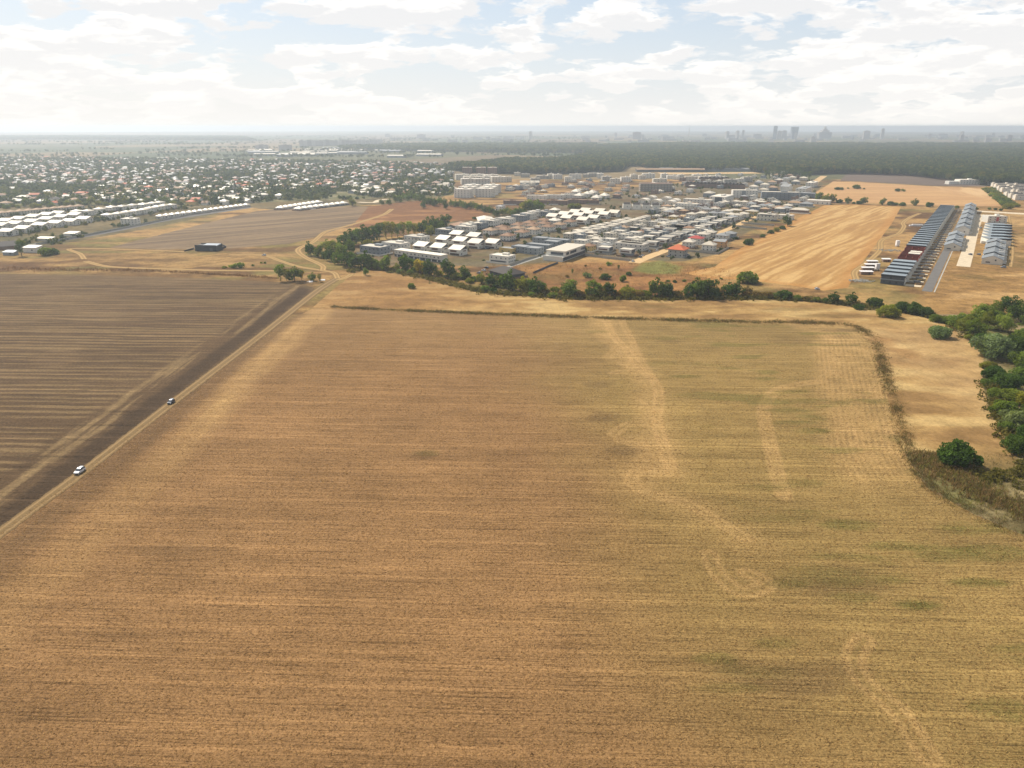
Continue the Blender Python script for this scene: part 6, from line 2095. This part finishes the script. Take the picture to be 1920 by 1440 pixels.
quad = [(0, 1, 5, 4), (1, 2, 6, 5), (2, 3, 7, 6), (3, 0, 4, 7), (8, 9, 13, 12), (10, 11, 12, 13), (9, 10, 13, 13), (11, 8, 12, 12)]
tri = []
for q in quad:
    tri.append((q[0], q[1], q[2]))
    if q[3] != q[2]:
        tri.append((q[0], q[2], q[3]))
tri = np.array(tri)
F = (np.arange(n)[:, None, None] * 14 + tri[None]).reshape(-1, 3)
me = mesh_np('distant_houses', V.reshape(-1, 3), F, m_town)
wc = np.array([srgb(214, 210, 202), srgb(206, 196, 176), srgb(170, 168, 164)])[rs.integers(0, 3, n)]
rc = np.array([srgb(206, 202, 194), srgb(232, 226, 216), srgb(170, 134, 110), srgb(150, 112, 94), srgb(190, 104, 70), srgb(110, 104, 100), srgb(196, 192, 186)])[rs.choice(7, n, p=[.24, .06, .20, .16, .1, .14, .1])]
cc = np.concatenate([np.repeat(wc[:, None] * .9, 8, 1), np.repeat(rc[:, None] * rs.uniform(.6, .95, (n, 1, 1)), 6, 1)], 1).reshape(-1, 3)
set_color(me, cc)
link('distant_houses', me, kind='stuff', label='mass of small distant suburb houses among trees', category='houses')
print('suburb houses', len(hp))
# suburb trees: one mass of small crowns
tp = town_points(11, 14, 97)
tp = tp[fbm(tp[:, 0], tp[:, 1], 90, 99) > .34]
inner = YARD
sub_col = bpy.data.collections.new('suburb_crowns')
M_sub = leaf_material('suburb_leaves', .2, [(0.0, srgb(56, 72, 42)), (0.4, srgb(72, 86, 46)), (0.75, srgb(88, 98, 52)), (1.0, srgb(122, 118, 60))])
for s in range(5):
    rs_ = np.random.default_rng(4000 + s)
    V, Q, t = leaf_cloud([(x * 8, y * 8, z * 8, a * 8, b * 8, c * 8) for x, y, z, a, b, c in tree_lobes('round' if s % 2 else 'dome', rs_)], 110, .95, rs_, .4)
    me = mesh_np('suburb_crown', V, Q, M_sub)
    set_float(me, t, 'tint')
    sub_col.objects.link(bpy.data.objects.new('suburb_crown', me))
gard = rng.uniform(YARD.min(0), YARD.max(0), (4200, 2))
gard = gard[inside(gard[:, 0], gard[:, 1], YARD)]
WEST_YARD = plan([(-20, 470), (110, 458), (300, 420), (465, 389), (330, 386), (-20, 396)])
g2 = rng.uniform(WEST_YARD.min(0), WEST_YARD.max(0), (2600, 2))
gard = np.concatenate([gard, g2[inside(g2[:, 0], g2[:, 1], WEST_YARD)]])
foot = np.array(FOOT)
near_ = np.array([np.min(np.hypot(foot[:, 0] - gx_, foot[:, 1] - gy_)) for gx_, gy_ in gard])
gard = gard[(near_ > 8.0) & (near_ < 24)]
s1 = rng.uniform(.65, 1.4, len(tp))
s2 = rng.uniform(.28, .7, len(gard))
allp = np.concatenate([tp, gard])
alls = np.concatenate([s1, s2])
instance_points('garden_trees', np.column_stack([allp, np.zeros(len(allp))]), np.stack([alls, alls, alls * rng.uniform(.9, 1.2, len(alls))], 1), sub_col, kind='stuff',
                label='countless garden trees and bushes between the distant houses', category='trees')
print('suburb trees', len(allp))
me = bpy.data.meshes.new('town_ground')
me.from_pydata([(x, y, .05) for x, y in TOWN], [], [list(range(len(TOWN)))])
m_tg, n_, o_ = new_mat('gardens')
tpos = n_.node('ShaderNodeNewGeometry').outputs['Position']
principled(n_, o_, n_.ramp(n_.noise(tpos, .03, 4.0, .65), [(0.3, srgb(74, 82, 50)), (0.5, srgb(104, 100, 66)), (0.68, srgb(146, 132, 100))]), .95, .05)
me.materials.append(m_tg)
link('town_ground', me, kind='structure')

# ------------------------------------------------------------------ far halls, slabs and the city
fam = []
rs = np.random.default_rng(55)
for i in range(46):
    px, py = rs.uniform(470, 1010), rs.uniform(280, 296)
    if px > 850 and py > 287:
        continue
    x, y = ground_point(px, py)
    w, d, h = rs.uniform(40, 130), rs.uniform(20, 50), rs.uniform(6, 10)
    rf, word = [('r_white', 'white'), ('r_pale', 'pale'), ('r_grey', 'grey')][int(rs.integers(0, 3))]
    t = thing('warehouse', x, y, rs.uniform(-.3, .3), f'distant long warehouse with {word} roof beyond the suburb', 'warehouse', f'distant warehouses with {word} roofs')
    part(t, 'wall', box(round(w), round(d), round(h), 'grey', 'wall'))
    part(t, 'roof', gable(round(w), round(d), 3.0, rf, .8), (0, 0, round(h)))
for i in range(17):
    x, y = ground_point(617 + i * 8.5 + rs.uniform(-2, 2), 283 + rs.uniform(-1, 1.5))
    t = thing('glare_roof_house', x, y, rs.uniform(-.2, .2), 'distant house with glaring white roof before the dark wood', 'house', 'distant houses with glaring roofs')
    part(t, 'wall', box(18, 14, 6, 'white', 'wall'))
    part(t, 'roof', gable(18, 14, 4, 'r_white', .8), (0, 0, 6))  # sun glint on the far roofs is put into their white colour
for px, py, n, h in ((484, 282, 3, 30), (528, 282, 3, 30), (566, 274, 6, 34), (600, 273, 7, 34), (652, 272, 5, 30), (690, 272, 4, 26)):
    for i in range(n):
        x, y = ground_point(px + i * 7.5, py)
        block(0, 0, 'distant apartment slabs beyond the suburb', 26, 14, h + rs.uniform(-4, 4), 'apartment_slab', 'city', 'r_grey', rot=.1, floors=8, front=0, right=0, label='distant pale apartment slab beyond the suburb', cat='building', x_y=(x, y))


def at_far(px, D):
    return (px - 960) / F_PX * D * .94, D


def top_h(py, D):
    return CAM_H - (py - 237) / F_PX * D * .94


def city(px, D, w, d, h, label, group, mat='city', name='city_block', crown=True):
    x, y = at_far(px, D)
    t = thing(name, x, y, random.uniform(-.4, .4), label, 'building', group, z=0)
    part(t, 'tower' if h > 60 else 'wall', box(round(w), round(d), round(h), mat, 'wall'))
    if crown:
        part(t, 'roof_house', box(round(w * .4), round(d * .5), 4, mat, 'roof_house'), (0, 0, round(h)))
    return t


city(1455, 7500, 36, 36, top_h(236.5, 7500), 'tall slim dark tower on the city skyline, beside the slanted one', None, 'citydark', 'skyscraper')
x, y = at_far(1491, 7500)
t = thing('skyscraper', x, y, 0, 'broad dark tower widening upwards on the city skyline', 'building', z=0)
hh = top_h(238, 7500)
part(t, 'tower', py_mesh('tower', [(-24, -20, 0), (24, -20, 0), (24, 20, 0), (-24, 20, 0), (-34, -20, hh), (34, -20, hh + 2), (34, 20, hh + 2), (-34, 20, hh)],
                         [(0, 3, 2, 1), (4, 5, 6, 7), (0, 1, 5, 4), (1, 2, 6, 5), (2, 3, 7, 6), (3, 0, 4, 7)], 'citydark'))
part(t, 'side_slab', box(26, 20, round(hh * .55), 'city', 'side_slab'), (6, -22, 0))
for px, yt, w, lb in ((1463, 245, 34, 'dark city block right beside the slim tower'), (1472, 244.5, 46, 'flat dark city block between the two tallest towers'), (1657, 241, 28, 'lone mid-height tower east of the city dome'),
                      (1627, 245, 60, 'broad city block west of the lone mid-height tower'), (1384, 245, 22, 'small city tower west of the slim tower'), (1395, 244, 22, 'slightly taller small city tower west of the slim tower'),
                      (1365, 246, 30, 'low city tower before the small pair'), (1195, 247, 80, 'wide pale city slab at the west end of the skyline'), (995, 246, 24, 'lone faint tower far west on the horizon'), (1807, 246, 16, 'thin chimney tower at the east end of the skyline')):
    city(px, 7500, w, 30, top_h(yt, 7500), lb, None, 'city', 'city_tower')
x, y = at_far(1548, 8000)
t = thing('domed_palace', x, y, 0, 'stepped palace with central spire on the city skyline', 'building', z=0)
for nm, w, z0, z1 in (('base', 130, 0, 62), ('middle_tier', 74, 62, 82), ('upper_tier', 40, 82, 98), ('spire', 12, 98, 122)):
    part(t, nm, box(w, 60 if w > 50 else 30, z1 - z0, 'city', nm), (0, 0, z0))
x, y = at_far(1293, 7400)
t = thing('radio_mast', x, y, 0, 'thin radio mast on the western skyline', 'mast', z=0)
part(t, 'shaft', box(4, 4, 98, 'city', 'shaft'))
part(t, 'antenna', box(1.5, 1.5, 28, 'city', 'antenna'), (0, 0, 98))
for i in range(150):
    px = rs.uniform(1090, 1960) if i < 125 else rs.uniform(700, 1090)
    D = rs.uniform(5900, 9500)
    low = rs.random() < .88
    city(px, D, rs.choice([30, 45, 60, 90]), rs.choice([18, 26]), rs.choice([14, 18, 24]) if low else rs.choice([32, 40, 48]),
         f'{"low" if low else "mid-rise"} hazy block in the distant city', f'{"low" if low else "mid-rise"} hazy city blocks', crown=not low)

# ------------------------------------------------------------------ vehicles
def paint_mat(name, rgb):
    m_, n, out = new_mat(name)
    p = principled(n, out, rgb, .25, .5)
    p.inputs['Coat Weight'].default_value = .6
    return m_


MT['car_white'], MT['car_dark'], MT['car_silver'] = paint_mat('white_paint', srgb(226, 226, 226)), paint_mat('dark_blue_paint', srgb(44, 52, 70)), paint_mat('silver_paint', srgb(150, 156, 164))
MT['rubber'] = wall_mat('tyre_rubber', srgb(32, 32, 34), .9, .1, .02, 0)
MT['lamp'] = wall_mat('lamp_glass', srgb(220, 220, 210), .1, .6, .02, 0)
MT['bumper'] = wall_mat('dark_bumper', srgb(48, 50, 54), .6, .3, .02, 0)


def loft(sections, mat, name):
    """sections: (y, half width bottom, half width top, z bottom, z top)"""
    V, F = [], []
    for y, wb, wt_, z0, z1 in sections:
        zm = z0 + (z1 - z0) * .55
        wm = max(wb, wt_) * 1.02
        V += [(-wb, y, z0), (wb, y, z0), (wm, y, zm), (wt_, y, z1), (-wt_, y, z1), (-wm, y, zm)]
    for s in range(len(sections) - 1):
        for q in range(6):
            a_, b_ = s * 6 + q, s * 6 + (q + 1) % 6
            F.append((a_, b_, b_ + 6, a_ + 6))
    F += [(5, 4, 3, 2, 1, 0), tuple(len(V) - 6 + q for q in range(6))]
    me_ = py_mesh(name, V, F, mat)
    for p in me_.polygons:
        p.use_smooth = False
    return me_


def wheel_mesh():
    V, F = [], []
    n = 14
    for x, r in ((-.11, .0), (-.11, .21), (-.11, .33), (.11, .33), (.11, .21), (.11, .0)):
        for k__ in range(n):
            a_ = 6.2832 * k__ / n
            V.append((x, r * math.cos(a_), r * math.sin(a_)))
    for s in range(5):
        for k__ in range(n):
            F.append((s * n + k__, s * n + (k__ + 1) % n, (s + 1) * n + (k__ + 1) % n, (s + 1) * n + k__))
    return py_mesh('wheel', V, F, 'rubber')


WHEEL = wheel_mesh()
RIM = box(.25, .3, .3, 'steel', 'rim')


def car(x, y, heading, paint, label, roof=None, suv=True, group=None, z=.10, glass='glass'):
    """heading: direction of the nose, radians from +y towards -x"""
    t_ = thing('car' if suv else 'hatchback', x, y, heading, label, 'car', group, z=z)
    hs = 1.0 if suv else .9
    body = cached(('body', paint, suv), lambda: loft([(-2.28, .62, .60, .42, .78 * hs), (-2.15, .86, .82, .30, .95 * hs), (-1.2, .90, .86, .26, 1.02 * hs), (.7, .91, .87, .26, 1.04 * hs), (1.0, .90, .84, .26, 1.02 * hs), (2.0, .86, .78, .28, .90 * hs), (2.26, .66, .60, .40, .72 * hs)], paint, 'body'))
    part(t_, 'body', body)
    part(t_, 'cabin_glass', cached(('cab', suv), lambda: loft([(-2.1, .80, .70, .95 * hs, 1.05 * hs), (-1.75, .82, .66, .98 * hs, 1.60 * hs), (-.1, .83, .67, 1.0 * hs, 1.66 * hs), (.45, .82, .64, 1.0 * hs, 1.55 * hs), (1.12, .80, .74, .96 * hs, 1.05 * hs)], 'glass', 'cabin_glass')))
    part(t_, 'roof_panel', cached(('roofp', roof or paint, suv), lambda: loft([(-1.72, .60, .58, 1.58 * hs, 1.63 * hs), (-.2, .66, .62, 1.62 * hs, 1.71 * hs), (.38, .60, .56, 1.54 * hs, 1.60 * hs)], roof or paint, 'roof_panel')))
    for sx in (-1, 1):
        for wy in (-1.35, 1.38):
            w_ = part(t_, 'wheel', WHEEL, (sx * .80, wy, .33))
            part(w_, 'rim', RIM, (0, 0, -.15))
        part(t_, 'headlight', box(.34, .14, .16, 'lamp', 'headlight'), (sx * .60, 2.14, .64 * hs))
        part(t_, 'mirror', box(.22, .12, .16, paint, 'mirror'), (sx * .99, .75, .98 * hs))
    part(t_, 'bumper', box(1.5, .16, .24, 'bumper', 'bumper'), (0, 2.2, .36))
    part(t_, 'bumper', box(1.5, .16, .24, 'bumper', 'bumper'), (0, -2.2, .40))
    return t_


x, y = ground_point(150, 886)
o = car(x, y, math.pi - .05, 'car_white', 'white car driving along the dirt road, the nearer to the field front')
o['label'] = 'white car with white roof driving down the dirt road'
o.scale = (1.06,) * 3
x, y = ground_point(321, 756)
o = car(x, y, math.pi - .04, 'car_dark', 'dark blue car with silver bonnet glare following on the dirt road', roof='car_silver')
o['label'] = 'dark blue car with silver roof following on the dirt road'
x, y = ground_point(495, 479.5)
car(x, y, 1.2, 'car_white', 'small white car on the path towards the black shed')
x, y = ground_point(1532, 543)
car(x, y, -1.1, 'car_white', 'white car parked at the lower edge of the straw field')
for px, py, hd, pt, lb in ((898, 513, .9, 'car_silver', 'silver car parked beside the dark bungalow'), (907, 508, .9, 'car_white', 'white car parked above the silver one by the bungalow'), (912, 503, .9, 'car_dark', 'dark car parked nearest the broad white house'),
                           (1187, 491, -.6, 'car_white', 'white car parked at the end of the concrete wall'), (1201, 483, -.6, 'car_dark', 'dark car parked along the dirt lane by the villas'), (1232, 471, -.6, 'car_white', 'white car where the dirt lane enters the villas'),
                           (1417, 413, .3, 'car_white', 'white car before the big cream white house'), (1835, 478, .2, 'car_dark', 'dark car below the eastern pale gables'), (1838, 428, .2, 'car_silver', 'silver car on the pale paved street'),
                           (1819, 478, .1, 'car_dark', 'dark car at the lower end of the paved street'), (1881, 502, 1.4, 'car_silver', 'silver car on the weedy plot below the eastern row'), (1282, 482, 1.4, 'car_white', 'white van beside the orange pyramid roof')):
    x, y = ground_point(px, py)
    car(x, y, hd, pt, lb, group=None)
# cars parked in the estate, a few pixels each
rs = np.random.default_rng(717)
fpts = np.array(FOOT)
made = 0
for k_ in range(400):
    f = fpts[int(rs.integers(0, len(fpts)))] + U_DIR * rs.choice([-9.5, 9.5]) + V_DIR * rs.uniform(-6, 6)
    if not inside(f[:1], f[1:], YARD)[0] or f[1] > 1150 or np.min(np.hypot(fpts[:, 0] - f[0], fpts[:, 1] - f[1])) < 8.8:
        continue
    pt, word = (('car_white', 'white'), ('car_silver', 'silver'), ('car_dark', 'dark'))[int(rs.integers(0, 3))]
    t = thing('parked_car', f[0], f[1], U_ROT + rs.choice([0, 1.57]), f'{word} car parked between the estate houses', 'car', f'{word} cars parked between the estate houses', z=.1)
    part(t, 'body', _mc['body', 'car_white', True] if pt == 'car_white' else cached(('body', pt, True), lambda: None))
    part(t, 'cabin_glass', _mc['cab', True])
    part(t, 'wheel', WHEEL, (-.8, -1.35, .33)), part(t, 'wheel', WHEEL, (.8, -1.35, .33)), part(t, 'wheel', WHEEL, (-.8, 1.38, .33)), part(t, 'wheel', WHEEL, (.8, 1.38, .33))
    made += 1
    if made >= 45:
        break
for px, py, lb in ((583, 529, 'pale dumped rubbish heap below the small trees'), (606, 526, 'white dumped sheet beside the narrow tree')):
    x, y = ground_point(px, py)
    t = thing('rubbish_heap', x, y, .3, lb, 'rubbish')
    part(t, 'sheet', mono(3.0, 1.8, .3, 1.0, 'tarp', .1))
    part(t, 'debris', box(2.2, 1.4, .6, 'concrete', 'debris'), (-2.2, .4, 0))

# ------------------------------------------------------------------ the hazy air
hv = [(x, y, z) for x in (-21000, 21000) for y in (-21000, 21000) for z in (-1.5, 128)]
hf = [(0, 1, 3, 2), (4, 6, 7, 5), (0, 4, 5, 1), (2, 3, 7, 6), (0, 2, 6, 4), (1, 5, 7, 3)]
me = bpy.data.meshes.new('haze')
me.from_pydata(hv, [], hf)
m_h = bpy.data.materials.new('hazy_air')
m_h.use_nodes = True
m_h.node_tree.nodes.clear()
hn = NT(m_h.node_tree)
ho = hn.node('ShaderNodeOutputMaterial')
pv = hn.node('ShaderNodeVolumePrincipled')
pv.inputs['Color'].default_value = (0.83, 0.91, 0.99, 1)
pv.inputs['Density'].default_value = 0.000128
pv.inputs['Anisotropy'].default_value = 0.45
pv.inputs['Density Attribute'].default_value = ''
pv.inputs['Temperature Attribute'].default_value = ''
pv.inputs['Color Attribute'].default_value = ''
m_h.node_tree.links.new(pv.outputs[0], ho.inputs['Volume'])
me.materials.append(m_h)
link('haze', me, kind='stuff', label='pale blue summer haze lying over the whole plain', category='haze')
